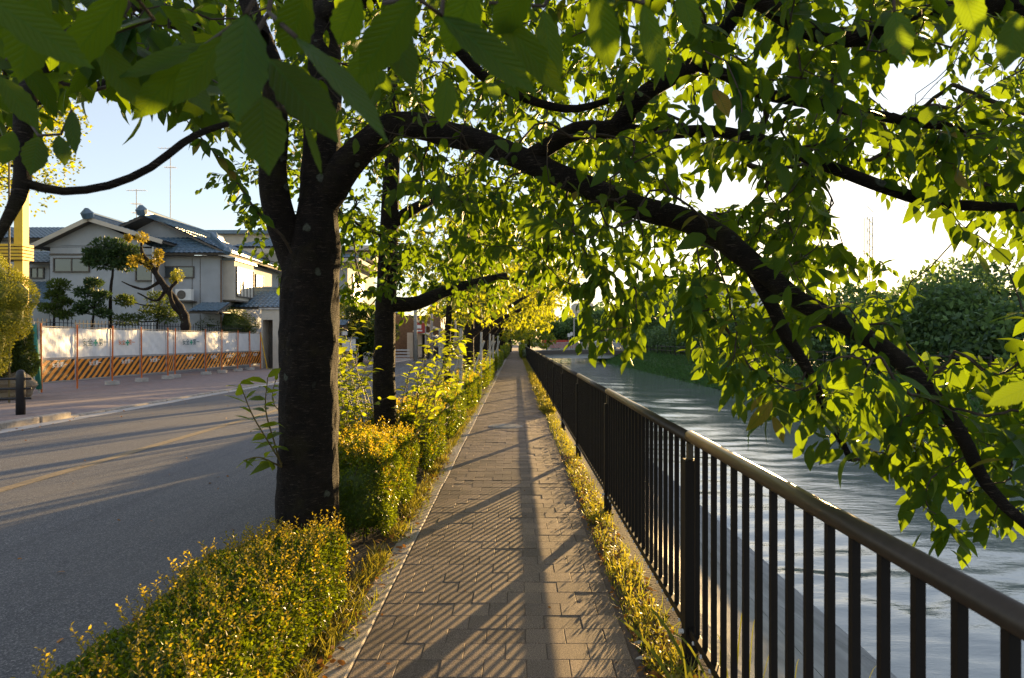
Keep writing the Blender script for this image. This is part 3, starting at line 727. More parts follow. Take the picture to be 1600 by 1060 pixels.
def window_x(parent, y0, y1, z0, z1, x, pane=None, n=3):
    f = MB(); t = .06
    f.box(x, x+.09, y0-t, y1+t, z1, z1+t).box(x, x+.12, y0-t, y1+t, z0-t, z0).box(x, x+.09, y0-t, y0, z0, z1).box(x, x+.09, y1, y1+t, z0, z1)
    for k in range(1, n): yv = y0+(y1-y0)*k/n; f.box(x, x+.075, yv-.03, yv+.03, z0, z1)
    o = f.build('window', M['trim'], parent)
    for k in range(n):
        a = y0+(y1-y0)*k/n+(.03 if k else 0); b = y0+(y1-y0)*(k+1)/n-(.03 if k < n-1 else 0)
        MB().box(x+.03, x+.045, a, b, z0, z1).build('pane', pane or M['glass'], o)
    return o
def XZ(px, py, Y): p = P(px, py, Y); return p.x, p.z
# house A: hip-and-gable house with bay window
Y0 = 37.0
x0, _ = XZ(245, 400, Y0); x1, _ = XZ(344, 400, Y0); _, ze = XZ(300, 398, Y0)
A = empty('tiled_house', (x0, Y0, 0), 'two storey house with blue tiled hip and gable roof and pale bay window', 'house')
D = 9.0
wall_box(A, x0, x1, Y0, Y0+D, 0, ze-.05, M['stucco'])
MB().box(x0+1.9, x0+1.93, Y0-.012, Y0, 3.0, ze-.2).box(x1-1.1, x1-1.07, Y0-.012, Y0, .0, ze-.2).build('wall_seam', M['trim'], A)
eo = .75
ex0, ex1, ey0 = x0-.6, x1+eo, Y0-.7
gx, gz = XZ(232, 338, Y0+.4); gzr = gz
# lower skirt roof in front of the gable, main slopes left and right of a ridge that runs back
hz = ze+1.05; hin = 1.25
roof('roof', (ex0, ey0, ze), (ex1, ey0, ze), (ex1-hin*1.2, ey0+hin*1.2, hz), (ex0+.2, ey0+hin*1.2, hz), M['tile'], A)
roof('roof', (ex1, ey0, ze), (ex1, Y0+D+.7, ze), (gx, Y0+D+.7, gzr), (gx, ey0+hin*1.2+.0, gzr), M['tile'], A)
sl = (gzr-ze)/(ex1-gx)
roof('roof', (gx-(gzr-ze)/sl*.55, Y0+D+.7, gzr-(gzr-ze)*.55), (gx-(gzr-ze)/sl*.55, ey0+.6, gzr-(gzr-ze)*.55), (gx, ey0+.6, gzr), (gx, Y0+D+.7, gzr), M['tile'], A)
ridge((gx, ey0+.5, gzr), (gx, Y0+D+.7, gzr), A, .16)
ridge((ex1-.1, ey0+.05, ze+.02), (ex1-hin*1.25, ey0+hin*1.2, hz+.05), A, .12)
ridge((ex1-hin*1.2, ey0+hin*1.2, hz+.02), (gx+.05, ey0+hin*1.15, gzr-.05), A, .11)
mbv = MB(); yg = ey0+hin*1.2+.25
mbv.quad((gx-2.4, yg, hz-.35), (ex1-hin*1.25, yg, hz-.1), (gx, yg, gzr-.08)).build('gable_wall', M['stucco'], A)
xx0, zz0 = XZ(252, 418, Y0); xx1, zz1 = XZ(302, 433, Y0)
window_y(A, xx0, xx1, zz1, zz0, Y0, M['glass'])
# bay window on the right corner
bx0, bz0 = XZ(349, 462, Y0+.6); bx1, bz1 = XZ(382, 418, Y0+.6)
bay = wall_box(A, x1+.0, x1+.62, Y0+.35, Y0+3.1, bz0-.25, bz1+.35, M['stucco_b'], 'bay')
mbv = MB(); mbv.box(x1, x1+.75, Y0+.2, Y0+3.3, bz1+.35, bz1+.47).build('bay_roof', M['tile'], A); MB().box(x1, x1+.7, Y0+.3, Y0+3.2, bz0-.33, bz0-.25).build('bay_base', M['trim'], A)
window_x(A, Y0+.6, Y0+2.9, bz0, bz1, x1+.62, M['shoji'], 5)
window_x(A, Y0+5.0, Y0+6.2, bz0+.3, bz1, x1, M['shoji'], 2)
MB().tube([(x1+.08, Y0-.08, 0), (x1+.08, Y0-.08, ze-.3)], .045, 8).build('drainpipe', M['wood'], A)
# lower tiled gate roof and lean-to on the right
ax0, az0 = XZ(300, 487, Y0-1.2); ax1, az1 = XZ(345, 487, Y0-1.2)
MB().box(ax0, ax1, Y0-1.4, Y0, az0-.05, az0+.0).build('lean_to_board', M['trim'], A)
roof('lean_to_roof', (ax0, Y0-1.6, az0), (ax1, Y0-1.6, az0), (ax1, Y0, az0+.55), (ax0, Y0, az0+.55), M['tile'], A)
# house B: left gable
Y1 = 36.0
axl, ezl = XZ(58, 386, Y1); gxb, gzb = XZ(148, 343, Y1); axr, _ = XZ(262, 380, Y1); wx0, _ = XZ(78, 400, Y1); wx1, _ = XZ(243, 400, Y1)
B = empty('gabled_house', (wx0, Y1, 0), 'grey stucco house with a broad plain gable wall at the left', 'house')
zr = gzb-(gzb-ezl)/(gxb-axl)*(wx1-gxb)
wall_box(B, wx0, wx1, Y1, Y1+8, 0, ezl-.02, M['stucco'])
mbv = MB(); mbv.quad((wx0-.4, Y1-.02, ezl), (wx1, Y1-.02, ezl), (wx1, Y1-.02, zr), (gxb, Y1-.02, gzb-.15), (wx0-.4, Y1-.02, ezl+.10))
mbv.build('gable_wall', M['stucco'], B)
roof('roof', (axl, Y1+8.5, ezl), (axl, Y1-.5, ezl), (gxb, Y1-.5, gzb), (gxb, Y1+8.5, gzb), M['tile'], B)
roof('roof', (axr, Y1-.5, gzb-(gzb-ezl)*.82), (axr, Y1+8.5, gzb-(gzb-ezl)*.82), (gxb, Y1+8.5, gzb), (gxb, Y1-.5, gzb), M['tile'], B)
ridge((gxb, Y1-.55, gzb), (gxb, Y1+8.5, gzb), B, .16)
for s_, e_ in (((axl, ezl), (gxb, gzb)), ((gxb, gzb), (axr, gzb-(gzb-ezl)*.82))):
    MB().bar((s_[0], Y1-.58, s_[1]-.08), (e_[0], Y1-.58, e_[1]-.08), .05, .22).build('barge_board', M['stucco_b'], B)
MB().box(wx0, wx0+4.8, Y1-.06, Y1, P(0, 398, Y1).z-.04, P(0, 398, Y1).z+.05).build('wall_band', M['trim'], B)
xa, za = XZ(86, 405, Y1); xb, zb = XZ(139, 424, Y1); window_y(B, xa, xb, zb, za, Y1, M['glass'])
xa, za = XZ(214, 400, Y1); xb, zb = XZ(240, 438, Y1); window_y(B, xa, xb-.1, zb, za, Y1, M['glass'], 1)
MB().tube([(wx1-.1, Y1-.08, 0), (wx1-.1, Y1-.08, ezl)], .045, 8).build('drainpipe', M['white'], B)
# air conditioner
c_ = P(288, 461, 36.4); root = empty('air_conditioner', c_, 'white air conditioner unit on the wall behind the gnarled tree', 'air conditioner')
MB().box(c_.x-.42, c_.x+.42, 36.25, 36.6, c_.z-.3, c_.z+.3).build('casing', M['white'], root, bevel=.02)
MB().tube([(c_.x-.08, 36.24, c_.z), (c_.x-.08, 36.22, c_.z)], .23, 20).build('fan_grille', M['trim'], root)
MB().box(c_.x-.4, c_.x+.4, 36.3, 37, c_.z-.38, c_.z-.31).build('bracket', M['trim'], root)
# left annex
Y2 = 41.0; L0, lz = XZ(-60, 372, Y2); L1, _ = XZ(96, 372, Y2); _, lr = XZ(0, 357, Y2)
Dd = empty('annex_house', (L0, Y2, 0), 'low blue roofed building behind the gabled house at far left', 'house')
wall_box(Dd, L0, L1, Y2+.6, Y2+7, 0, lz, M['stucco']); roof('roof', (L0, Y2, lz), (L1+.6, Y2, lz), (L1+.6, Y2+2.6, lr+.5), (L0, Y2+2.6, lr+.5), M['tile'], Dd)
xa, za = XZ(42, 388, Y2); xb, zb = XZ(66, 402, Y2); window_y(Dd, xa, xb, zb, za, Y2+.6)
xa, za = XZ(50, 420, Y1+1); xb, zb = XZ(68, 434, Y1+1)
E_ = empty('lean_to_shed', (P(30, 480, 37).x, 37, 0), 'small tiled lean-to between the bush and the gabled house', 'shed')
wall_box(E_, P(36, 400, 37).x, P(77, 400, 37).x, 37, 40, 0, P(0, 412, 37).z, M['stucco']); window_y(E_, xa, xb, zb, za, 37)
roof('roof', (P(36, 0, 36.2).x, 36.2, P(0, 410, 36.2).z), (P(77, 0, 36.2).x, 36.2, P(0, 410, 36.2).z), (P(77, 0, 37.6).x, 37.8, P(0, 392, 37.6).z), (P(40, 0, 37.6).x, 37.8, P(0, 392, 37.6).z), M['tile'], E_)
roof('low_roof', (P(40, 0, 34.5).x, 34.5, P(0, 474, 34.5).z), (P(79, 0, 34.5).x, 34.5, P(0, 474, 34.5).z), (P(77, 0, 36.4).x, 37, P(0, 440, 37).z), (P(44, 0, 37).x, 37, P(0, 440, 37).z), M['tile'], E_)
# block behind
Y3 = 58.0; a_, z_ = XZ(315, 361, Y3); b_, _ = XZ(470, 361, Y3)
G = empty('flat_block', (a_, Y3, 0), 'long flat roofed pale building behind the tiled houses', 'building')
wall_box(G, a_, b_, Y3, Y3+12, 0, z_-.3, M['stucco_b']); MB().box(a_-.4, b_+.4, Y3-.5, Y3+12.5, z_-.3, z_).build('roof_slab', M['tile'], G)
# house C: behind trunk left side, yellow lit balcony house
Y4 = 47.0; cx0, cz = XZ(384, 410, Y4); cx1, _ = XZ(452, 410, Y4)
Cc = empty('balcony_house', (cx0, Y4, 0), 'house with golden lit side and stacked small roofs, left of the big trunk', 'house')
wall_box(Cc, cx0, cx1, Y4, Y4+9, 0, P(0, 396, Y4).z, M['stucco_b'])
z5 = P(0, 388, Y4).z
roof('roof', (cx0-.8, Y4-.8, z5), (cx1+.8, Y4-.8, z5), (cx1-1.2, Y4+2.4, z5+1.1), (cx0+1, Y4+2.4, z5+1.1), M['tile'], Cc)
z6 = P(0, 452, Y4).z
roof('low_roof', (cx0+.1, Y4-1.5, z6-.6), (cx1+.9, Y4-1.5, z6-.6), (cx1+.9, Y4, z6+.1), (cx0+.1, Y4, z6+.1), M['tile'], Cc)
xa, za = XZ(402, 404, Y4); xb, zb = XZ(418, 418, Y4); window_y(Cc, xa, xb, zb, za, Y4)
xa, za = XZ(394, 430, Y4); xb, zb = XZ(432, 452, Y4); window_y(Cc, xa, xb, zb, za, Y4, M['shoji'], 4)
window_x(Cc, Y4+1.2, Y4+5, z6+.5, z6+2.0, cx1, M['shoji'], 4)
mbv = MB(); mbv.box(cx0+.8, cx0+1.7, Y4-2, Y4-.81, z5-1.3, z5-.2)
# gate wall right of hoarding
Y5 = 37.0; gx0, gz0 = XZ(408, 484, Y5); gx1, _ = XZ(447, 484, Y5)
Gt = empty('gate_wall', (gx0, Y5, 0), 'pale concrete gate wall with a dark recessed doorway right of the hoarding', 'gate')
d0 = XZ(410, 0, Y5)[0]; d1 = XZ(426, 0, Y5)[0]; zt = P(0, 500, Y5).z
MB().box(gx0, d0, Y5, Y5+1.2, 0, gz0).box(d1, gx1+.4, Y5, Y5+1.2, 0, gz0).box(d0, d1, Y5, Y5+1.2, zt, gz0).build('wall', M['stucco_b'], Gt)
MB().box(d0, d1, Y5+.9, Y5+.95, 0, zt).build('door', M['trim'], Gt); MB().box(gx0-.1, gx1+.5, Y5-.1, Y5+1.3, gz0, gz0+.1).build('coping', M['gutter'], Gt)
roof('gate_roof', (P(355, 0, 38).x, 38.3, P(0, 480, 38).z), (P(445, 0, 38).x, 38.3, P(0, 480, 38).z), (P(440, 0, 40).x, 41, P(0, 455, 41).z), (P(372, 0, 40).x, 41, P(0, 455, 41).z), M['tile'], Gt)
ridge((P(372, 0, 41).x, 41, P(0, 455, 41).z), (P(440, 0, 41).x, 41, P(0, 455, 41).z), Gt, .12)
# garden wall with iron railing behind the hoarding
Wl = empty('garden_wall', (P(80, 0, 30).x, 30, 0), 'grey garden wall with thin iron railing behind the hoarding', 'wall')
wl_pts = [P(78, 520, 24), P(400, 520, 37.8)]
a_, b_ = Vector((wl_pts[0].x-.6, 24, 0)), Vector((P(405, 0, 37.8).x-.6, 37.8, 0))
zt0 = 1.55
MB().bar(a_+Vector((0, 0, zt0/2)), b_+Vector((0, 0, zt0/2)), .15, zt0).build('wall', M['stucco'], Wl)
mbv = MB()
for k in range(75):
    q = a_.lerp(b_, k/74); mbv.box(q.x-.01, q.x+.01, q.y-.01, q.y+.01, zt0, zt0+.75)
mbv.bar(a_+Vector((0, 0, zt0+.62)), b_+Vector((0, 0, zt0+.62)), .02, .025); o = mbv.build('iron_bars', M['cloth_dark'], Wl); o['kind'] = 'stuff'
# antennas
def antenna(px, pyb, pyt, Y, lbl, bars):
    b = P(px, pyb, Y); t = P(px, pyt, Y); root = empty('tv_antenna', b, lbl, 'antenna')
    MB().tube([b, t], .022, 6).build('mast', M['gutter'], root); mbv = MB()
    for py, hw in bars:
        q = P(px, py, Y); mbv.bar(q-Vector((hw, 0, 0)), q+Vector((hw, 0, 0)), .02, .02)
        for k in range(-3, 4): mbv.bar(q+Vector((hw*k/3.3, -.25, .012)), q+Vector((hw*k/3.3, .25, .012)), .012, .012)
    mbv.build('element', M['gutter'], root)
antenna(266, 345, 232, 41, 'tall thin television antenna on the hip and gable roof', [(232, .7), (262, .35)])
antenna(213, 352, 296, 42, 'short television antenna left of the tall one', [(298, .6), (319, .3), (333, .25)])
# buildings beyond the big trunk
Y6 = 52.0; h0 = P(505, 0, Y6).x; h1 = P(543, 0, Y6).x
H = empty('cream_house', (h0, Y6, 0), 'cream house with golden eaves right of the big trunk', 'house')
zt = P(0, 412, Y6).z; wall_box(H, h0, h1, Y6, Y6+10, 0, zt, M['stucco']); wall_box(H, h0-1, h1+1.6, Y6+1.5, Y6+11, zt+.4, P(0, 398, Y6).z+.4, M['stucco_b'], 'upper_wall')
MB().box(h0-.6, h1+1.1, Y6-1.0, Y6+10.5, zt, zt+.3).build('eave', M['stucco_b'], H); roof('roof', (h0-.6, Y6-1, zt+.33), (h1+1.1, Y6-1, zt+.33), (h1+.3, Y6+1.4, zt+.9), (h0, Y6+1.4, zt+.9), M['tile'], H)
MB().box(h0-1.6, h1+2.6, Y6+.6, Y6+12, P(0, 397, Y6).z+.4, P(0, 392, Y6).z+.5).build('upper_eave', M['stucco_b'], H)
xa, za = XZ(538, 424, Y6); window_x(H, Y6+1.5, Y6+5.5, zt-3.5, zt-.7, h1, M['shoji'], 3)
Y7 = 44.0; t0 = P(520, 0, Y7).x; t1 = P(541, 0, Y7).x
T_ = empty('wooden_gatehouse', (t0, Y7, 0), 'small timber gatehouse with a tiled cap roof right of the big trunk', 'gate')
zt = P(0, 509, Y7).z; wall_box(T_, t0-1, t1-.25, Y7, Y7+1.5, 0, zt, M['wood']); roof('roof', (t0-1, Y7-.5, zt), (t1+.05, Y7-.5, zt), (t1+.05, Y7+.7, zt+.4), (t0-1, Y7+.7, zt+.4), M['tile'], T_)
for k in range(5): MB().box(t0-.2+k*.19, t0-.12+k*.19, Y7-.05, Y7, .3, zt-.3).build('batten', M['stucco_b'], T_)
c_ = P(539, 520, 43.5); root = empty('gate_lantern', c_, 'small white square lantern by the timber gatehouse', 'lantern')
MB().box(c_.x-.14, c_.x+.14, 43.4, 43.65, c_.z-.16, c_.z+.12).build('glass_box', M['white'], root); MB().box(c_.x-.18, c_.x+.18, 43.36, 43.69, c_.z+.12, c_.z+.17).box(c_.x-.03, c_.x+.03, 43.5, 43.56, 0, c_.z-.16).build('frame', M['black'], root)
c_ = P(545, 540, 42); root = empty('notice_board', (c_.x, 42, 0), 'white notice board with small roof in front of the hedge trees', 'notice board')
MB().box(c_.x-.42, c_.x+.42, 42, 42.06, c_.z-.35, c_.z+.42).build('board', M['white'], root); MB().box(c_.x-.55, c_.x+.55, 41.9, 42.2, c_.z+.43, c_.z+.5).build('cap', M['tile'], root)
MB().box(c_.x-.46, c_.x-.42, 42, 42.06, 0, c_.z+.43).box(c_.x+.42, c_.x+.46, 42, 42.06, 0, c_.z+.43).build('leg', M['black'], root)
Y8 = 62.0; u0, u1 = P(622, 0, Y8).x, P(684, 0, Y8).x
U = empty('gate_building', (u0, Y8, 0), 'distant building with pale pillars, brown upper wall and sloping eaves', 'building')
zt = P(0, 520, Y8).z; ztop = P(0, 492, Y8).z
wall_box(U, u0-4, u1, Y8+2.2, Y8+9, 0, ztop, M['wood'])
for k, (a, b) in enumerate([(636, 645), (653, 659), (665, 671)]): MB().box(P(a, 0, Y8).x, P(b, 0, Y8).x, Y8, Y8+.5, 0, zt).build('pillar', M['stucco_b'], U)
MB().box(P(659, 0, Y8).x, P(665, 0, Y8).x, Y8+.6, Y8+.7, 0, zt).build('door', M['black'], U); MB().box(P(645, 0, Y8).x, P(653, 0, Y8).x, Y8+.6, Y8+.7, .2, zt).build('shutter', M['gutter'], U)
MB().bar(P(648, 517, Y8-.3), P(682, 528, Y8+.3), 2.2, .14).build('eave', M['white'], U); MB().bar(P(646, 500, Y8+2), P(686, 516, Y8+2.4), 3, .2).build('eave', M['stucco_b'], U)
MB().box(P(668, 0, Y8).x, P(690, 0, Y8).x, Y8+1.0, Y8+2.0, 0, P(0, 530, Y8).z).build('side_wall', M['stucco'], U)
c_ = P(655, 513, 55); root = empty('red_sign', (c_.x, 55, 0), 'small square red sign with a white mark on the far street corner', 'sign')
MB().box(c_.x-.45, c_.x+.45, 55, 55.1, c_.z-.4, c_.z+.45).build('board', M['red'], root); MB().box(c_.x-.17, c_.x+.17, 54.97, 54.99, c_.z-.03, c_.z+.25).box(c_.x-.25, c_.x+.25, 54.97, 54.99, c_.z-.27, c_.z-.15).build('white_mark', M['lettering'], root)
MB().tube([(c_.x+.5, 55.05, 0), (c_.x+.5, 55.05, c_.z+.5)], .05, 8).build('pole', M['gutter'], root)
for k, (px, top, Y, lb) in enumerate([(649, 440, 50, 'grey utility pole beside the red sign'), (674, 430, 57, 'slim grey utility pole in front of the far eaves'), (712, 480, 75, 'distant thin grey pole between the row trees')]):
    c_ = P(px, top, Y); root = empty('utility_pole', (c_.x, Y, 0), lb, 'pole'); MB().tube([(c_.x, Y, 0), (c_.x, Y, c_.z)], [.15, .10], 10).build('shaft', M['gutter'], root, True); MB().box(c_.x-.5, c_.x+.5, Y-.04, Y+.04, c_.z-.6, c_.z-.52).build('crossarm', M['gutter'], root)
# white slatted fence and dark plant box
c_ = P(625, 550, 50); root = empty('white_fence', (c_.x, 50, 0), 'low white slatted fence beyond the second tree trunk', 'fence')
for k in range(4): MB().box(c_.x-3.6, c_.x+.7, 50, 50.05, .12+k*.22, .22+k*.22).build('slat', M['white'], root)
c_ = P(677, 558, 60); root = empty('planter_box', (c_.x, 60, 0), 'dark planter box on the pavement by the far gate', 'planter')
MB().box(c_.x-.8, c_.x+.7, 60, 60.6, 0, .9).build('box', M['black'], root); MB().box(c_.x-.9, c_.x+.8, 59.95, 60.65, .9, 1.0).build('rim', M['trim'], root)
# far street backdrop on the left of the row: more houses
for k, (px0, px1, pyt, Y, lb) in enumerate([(690, 735, 505, 95, 'distant pale house between the row trees'), (740, 765, 512, 130, 'farthest pale house at the end of the street'), (560, 625, 490, 78, 'distant house behind the second tree trunk')]):
    a_, b_ = P(px0, 0, Y).x, P(px1, 0, Y).x; z_ = P(0, pyt, Y).z; root = empty('distant_house', (a_, Y, 0), lb, 'house')
    wall_box(root, a_, b_, Y, Y+9, 0, z_, M['stucco_b']); roof('roof', (a_-.5, Y-.6, z_), (b_+.5, Y-.6, z_), (b_, Y+4, z_+1.5), (a_, Y+4, z_+1.5), M['tile'], root, .5, .6)
    for q in range(3): xx = a_+(b_-a_)*(q+.3)/3.2; window_y(root, xx, xx+(b_-a_)*.16, z_*.55, z_*.8, Y)

# ------------------------------------------------------------------ bridge, far bank, distant things
Yb = 92.0
Br = empty('bridge', (8, Yb, 0), 'low concrete bridge across the river with a slatted parapet', 'bridge')
bx0, bx1 = 1.2, 19.0
def arc(x): return .55*(1-((x-9)/11)**2)
mbv = MB(); N = 14
for i in range(N):
    a = bx0+(bx1-bx0)*i/N; b = bx0+(bx1-bx0)*(i+1)/N; za, zb = arc(a)-.55, arc(b)-.55
    i0 = len(mbv.v); mbv.v += [(a, Yb, za-.25), (b, Yb, zb-.25), (b, Yb+8, zb-.25), (a, Yb+8, za-.25), (a, Yb, za+.3), (b, Yb, zb+.3), (b, Yb+8, zb+.3), (a, Yb+8, za+.3)]
    mbv.f += [(i0+q[0], i0+q[1], i0+q[2], i0+q[3]) for q in ((0, 1, 5, 4), (3, 2, 1, 0), (4, 5, 6, 7), (2, 3, 7, 6))]
mbv.build('deck', M['trim'], Br)
mbv = MB(); 
for i in range(N):
    a = bx0+(bx1-bx0)*i/N; b = bx0+(bx1-bx0)*(i+1)/N; za, zb = arc(a)-.8, arc(b)-.8
    i0 = len(mbv.v); mbv.v += [(a, Yb+.5, -.85-.5*((a-9)/9)**2*0), (b, Yb+.5, -.85), (b, Yb+7.5, -.85), (a, Yb+7.5, -.85), (a, Yb+.5, za), (b, Yb+.5, zb), (b, Yb+7.5, zb), (a, Yb+7.5, za)]
    mbv.f += [(i0+q[0], i0+q[1], i0+q[2], i0+q[3]) for q in ((0, 1, 5, 4), (3, 2, 1, 0))]
mbv.build('girder', M['white'], Br)
MB().box(bx0-1, 2.6, Yb-.2, Yb+8.2, -2, -.55).build('abutment', M['concrete'], Br); MB().box(14.2, bx1+1, Yb-.2, Yb+8.2, -2, -.4).build('abutment', M['concrete'], Br)
mbv = MB(); rl = MB()
for i in range(110):
    x = bx0+.1+(bx1-bx0-.2)*i/109; z = arc(x)-.25; mbv.box(x-.045, x+.045, Yb+.1, Yb+.16, z, z+.95)
for i in range(N):
    a = bx0+(bx1-bx0)*i/N; b = bx0+(bx1-bx0)*(i+1)/N
    rl.bar((a, Yb+.13, arc(a)+.75), (b, Yb+.13, arc(b)+.75), .12, .1)
rl.build('top_rail', M['gutter'], Br)
for q in range(7): x = bx0+.2+q*2.9; MB().box(x-.1, x+.1, Yb+.05, Yb+.25, arc(x)-.25, arc(x)+.85).build('parapet_post', M['gutter'], Br)
o = mbv.build('parapet_bars', M['gutter'], Br); o['kind'] = 'stuff'
# car on the bridge
def car(loc, rz, label):
    root = bpy.data.objects.new('car', None); C.objects.link(root); tag(root, label, 'car'); 
    bm = bmesh.new(); prof = [(-2.1, .35), (-2.15, .8), (-1.9, 1.0), (-1.2, 1.05), (-.6, 1.5), (1.2, 1.55), (1.9, 1.1), (2.1, .95), (2.15, .35)]
    l_ = [bm.verts.new((x, -.8, z)) for x, z in prof]; r_ = [bm.verts.new((x, .8, z)) for x, z in prof]; bm.faces.new(l_); bm.faces.new(list(reversed(r_)))
    for i in range(len(prof)): j = (i+1) % len(prof); bm.faces.new((l_[j], l_[i], r_[i], r_[j]))
    bmesh.ops.bevel(bm, geom=bm.edges[:], offset=.05, segments=2, affect='EDGES')
    me = bpy.data.meshes.new('body'); bm.to_mesh(me); bm.free(); parts = [link('body', me, None, M['white'])]
    mbv = MB()
    mbv.quad((-.95, -.815, 1.1), (.2, -.815, 1.1), (.2, -.815, 1.45), (-.55, -.815, 1.43)).quad((.3, -.815, 1.1), (1.6, -.815, 1.12), (1.15, -.815, 1.47), (.3, -.815, 1.46)); parts.append(mbv.build('side_window', M['glass'], None))
    for x in (-1.35, 1.35):
        for y in (-.78, .62): parts.append(MB().tube([(x, y, .33), (x, y+.2, .33)], .33, 18).build('wheel', M['black'], None))
    for y in (-.6, .45): parts.append(MB().box(-2.2, -2.12, y, y+.2, .68, .82).build('headlight', M['lettering'], None))
    for p in parts: p.parent = root
    root.location = loc; root.rotation_euler = (0, 0, rz); return root
c_ = P(943, 541, Yb+3.5); car((c_.x, Yb+3.5, arc(c_.x)-.24), 0, 'small white car crossing the bridge'); c_ = P(968, 543, Yb+3.5); 
car((P(1160, 0, 62).x, 62, .06), R(80), 'white car parked on the far bank behind the hanging leaves')
c_ = P(871, 534, 105); root = empty('red_hoarding', (c_.x, 105, 0), 'long low red panel fence behind the left end of the bridge', 'fence')
for k in range(4): MB().box(c_.x-2.4+k*1.3, c_.x-2.4+k*1.3+1.26, 105, 105.1, c_.z-1, c_.z+.25).build('panel', M['red'], root)
c_ = P(897, 500, 99); root = empty('street_lamp', (c_.x, 99, 0), 'slim grey lamp post standing behind the bridge', 'street lamp')
MB().tube([(c_.x, 99, 0), (c_.x, 99, c_.z+.2)], [.12, .08], 8).build('pole', M['gutter'], root); MB().box(c_.x-.1, c_.x+1.1, 98.9, 99.1, c_.z+.1, c_.z+.25).build('lamp_head', M['gutter'], root)
for k, (px, py) in enumerate([(889, 524), (893, 522), (906, 524)]):
    c_ = P(px, py, 101); root = empty('round_sign', (c_.x, 101, 0), ['small white sign left of the lamp post', 'tiny white sign nearest the lamp post', 'small blue sign right of the lamp post'][k], 'sign')
    MB().box(c_.x-.2, c_.x+.2, 101, 101.04, c_.z-.25, c_.z+.25).build('board', M['white'] if k < 2 else M['tile'], root); MB().box(c_.x-.03, c_.x+.03, 101.04, 101.1, 0, c_.z+.2).build('pole', M['gutter'], root)
# person far down the path
pp = P(797, 548, 104.); pp.z = 0
def person(loc):
    me = bpy.data.meshes.new('person'); v = [(0, 0, .95), (0, 0, 1.2), (0, 0, 1.43), (0, 0, 1.55), (.1, 0, .9), (.12, .1, .5), (.12, .15, .08), (.12, .0, .04), (-.1, 0, .9), (-.12, -.08, .5), (-.12, -.2, .09), (-.12, -.33, .04), (.19, 0, 1.4), (.24, .06, 1.13), (.22, -.08, .88), (-.19, 0, 1.4), (-.24, .04, 1.13), (-.22, .02, .88)]
    e = [(0, 1), (1, 2), (2, 3), (0, 4), (4, 5), (5, 6), (6, 7), (0, 8), (8, 9), (9, 10), (10, 11), (2, 12), (12, 13), (13, 14), (2, 15), (15, 16), (16, 17)]
    r_ = [.15, .15, .15, .055, .1, .07, .045, .04, .1, .07, .045, .04, .06, .045, .035, .06, .045, .035]
    me.from_pydata(v, e, []); o = bpy.data.objects.new('person', me); C.objects.link(o); o.location = loc; me.materials.append(M['cloth_dark'])
    o.modifiers.new('skin', 'SKIN')
    for i, q in enumerate(r_): me.skin_vertices[0].data[i].radius = (q, q*.8)
    me.skin_vertices[0].data[0].use_root = True
    s_ = o.modifiers.new('sub', 'SUBSURF'); s_.levels = s_.render_levels = 1
    bm = bmesh.new(); bmesh.ops.create_uvsphere(bm, u_segments=12, v_segments=8, radius=.11)
    for q in bm.verts: q.co.z = q.co.z*1.2+1.66
    m2 = bpy.data.meshes.new('head'); bm.to_mesh(m2); bm.free(); h = link('head', m2, None, M['skin']); h.parent = o
    bm = bmesh.new(); bmesh.ops.create_uvsphere(bm, u_segments=12, v_segments=8, radius=.118)
    for q in bm.verts: q.co.z = q.co.z*1.15+1.68; q.co.y += .012
    bmesh.ops.delete(bm, geom=[q for q in bm.verts if q.co.z < 1.64 and q.co.y < 0], context='VERTS')
    m2 = bpy.data.meshes.new('hair'); bm.to_mesh(m2); bm.free(); h = link('hair', m2, None, M['black']); h.parent = o
    tag(o, 'distant person in dark clothes walking on the path', 'person')
person((P(798, 0, 95).x, 95, 0))
# far office block, white building, crane mast
Y9 = 210; a_, b_ = P(898, 0, Y9).x, P(927, 0, Y9).x; zt = P(0, 474, Y9).z
O_ = empty('office_block', (a_, Y9, 0), 'pale grey office block rising above the trees beyond the bridge', 'building'); wall_box(O_, a_, b_, Y9, Y9+14, 0, zt, M['stucco_b'])
for r_ in range(5):
    for q in range(4): window_y(O_, a_+.6+q*1.35, a_+1.5+q*1.35, zt-2-r_*2.2, zt-.9-r_*2.2, Y9, n=1)
Y9 = 150; a_, b_ = P(1085, 0, Y9).x, P(1215, 0, Y9).x; zt = P(0, 452, Y9).z
O_ = empty('white_hall', (a_, Y9, 0), 'long white roofed hall beyond the far bank trees', 'building'); wall_box(O_, a_, b_, Y9, Y9+20, 0, zt, M['white'])
MB().box(a_-1, b_+1, Y9-1, Y9+21, zt, zt+.5).build('roof_slab', M['gutter'], O_)
for q in range(5): window_y(O_, a_+1+q*3.4, a_+3+q*3.4, zt-2.6, zt-1, Y9, n=1)
cr = P(1357, 420, 170); root = empty('crane', (cr.x, 170, 0), 'faint lattice crane mast against the bright sky', 'crane'); mbv = MB(); zt = P(0, 340, 170).z
for dx in (-.7, .7):
    for dy in (-.7, .7): mbv.bar((cr.x+dx, 170+dy, 0), (cr.x+dx, 170+dy, zt), .18, .18)
z = 2
while z < zt: mbv.bar((cr.x-.7, 169.3, z), (cr.x+.7, 169.3, z+1.5), .12, .12).bar((cr.x+.7, 169.3, z+1.5), (cr.x-.7, 169.3, z+3), .12, .12); z += 3
mbv.build('mast', M['gutter'], root)
# guard fence on the far bank
root = empty('bank_fence', (15.4, 40, 0), 'dark post and rail fence along the top of the far bank', 'fence')
for z in (.55, .95): MB().bar((15.4, 18, z), (15.4, 88, z), .05, .07).build('rail', M['black'], root)
for k in range(36): MB().box(15.35, 15.45, 18+k*2, 18.1+k*2, 0, 1.05).build('post', M['black'], root)

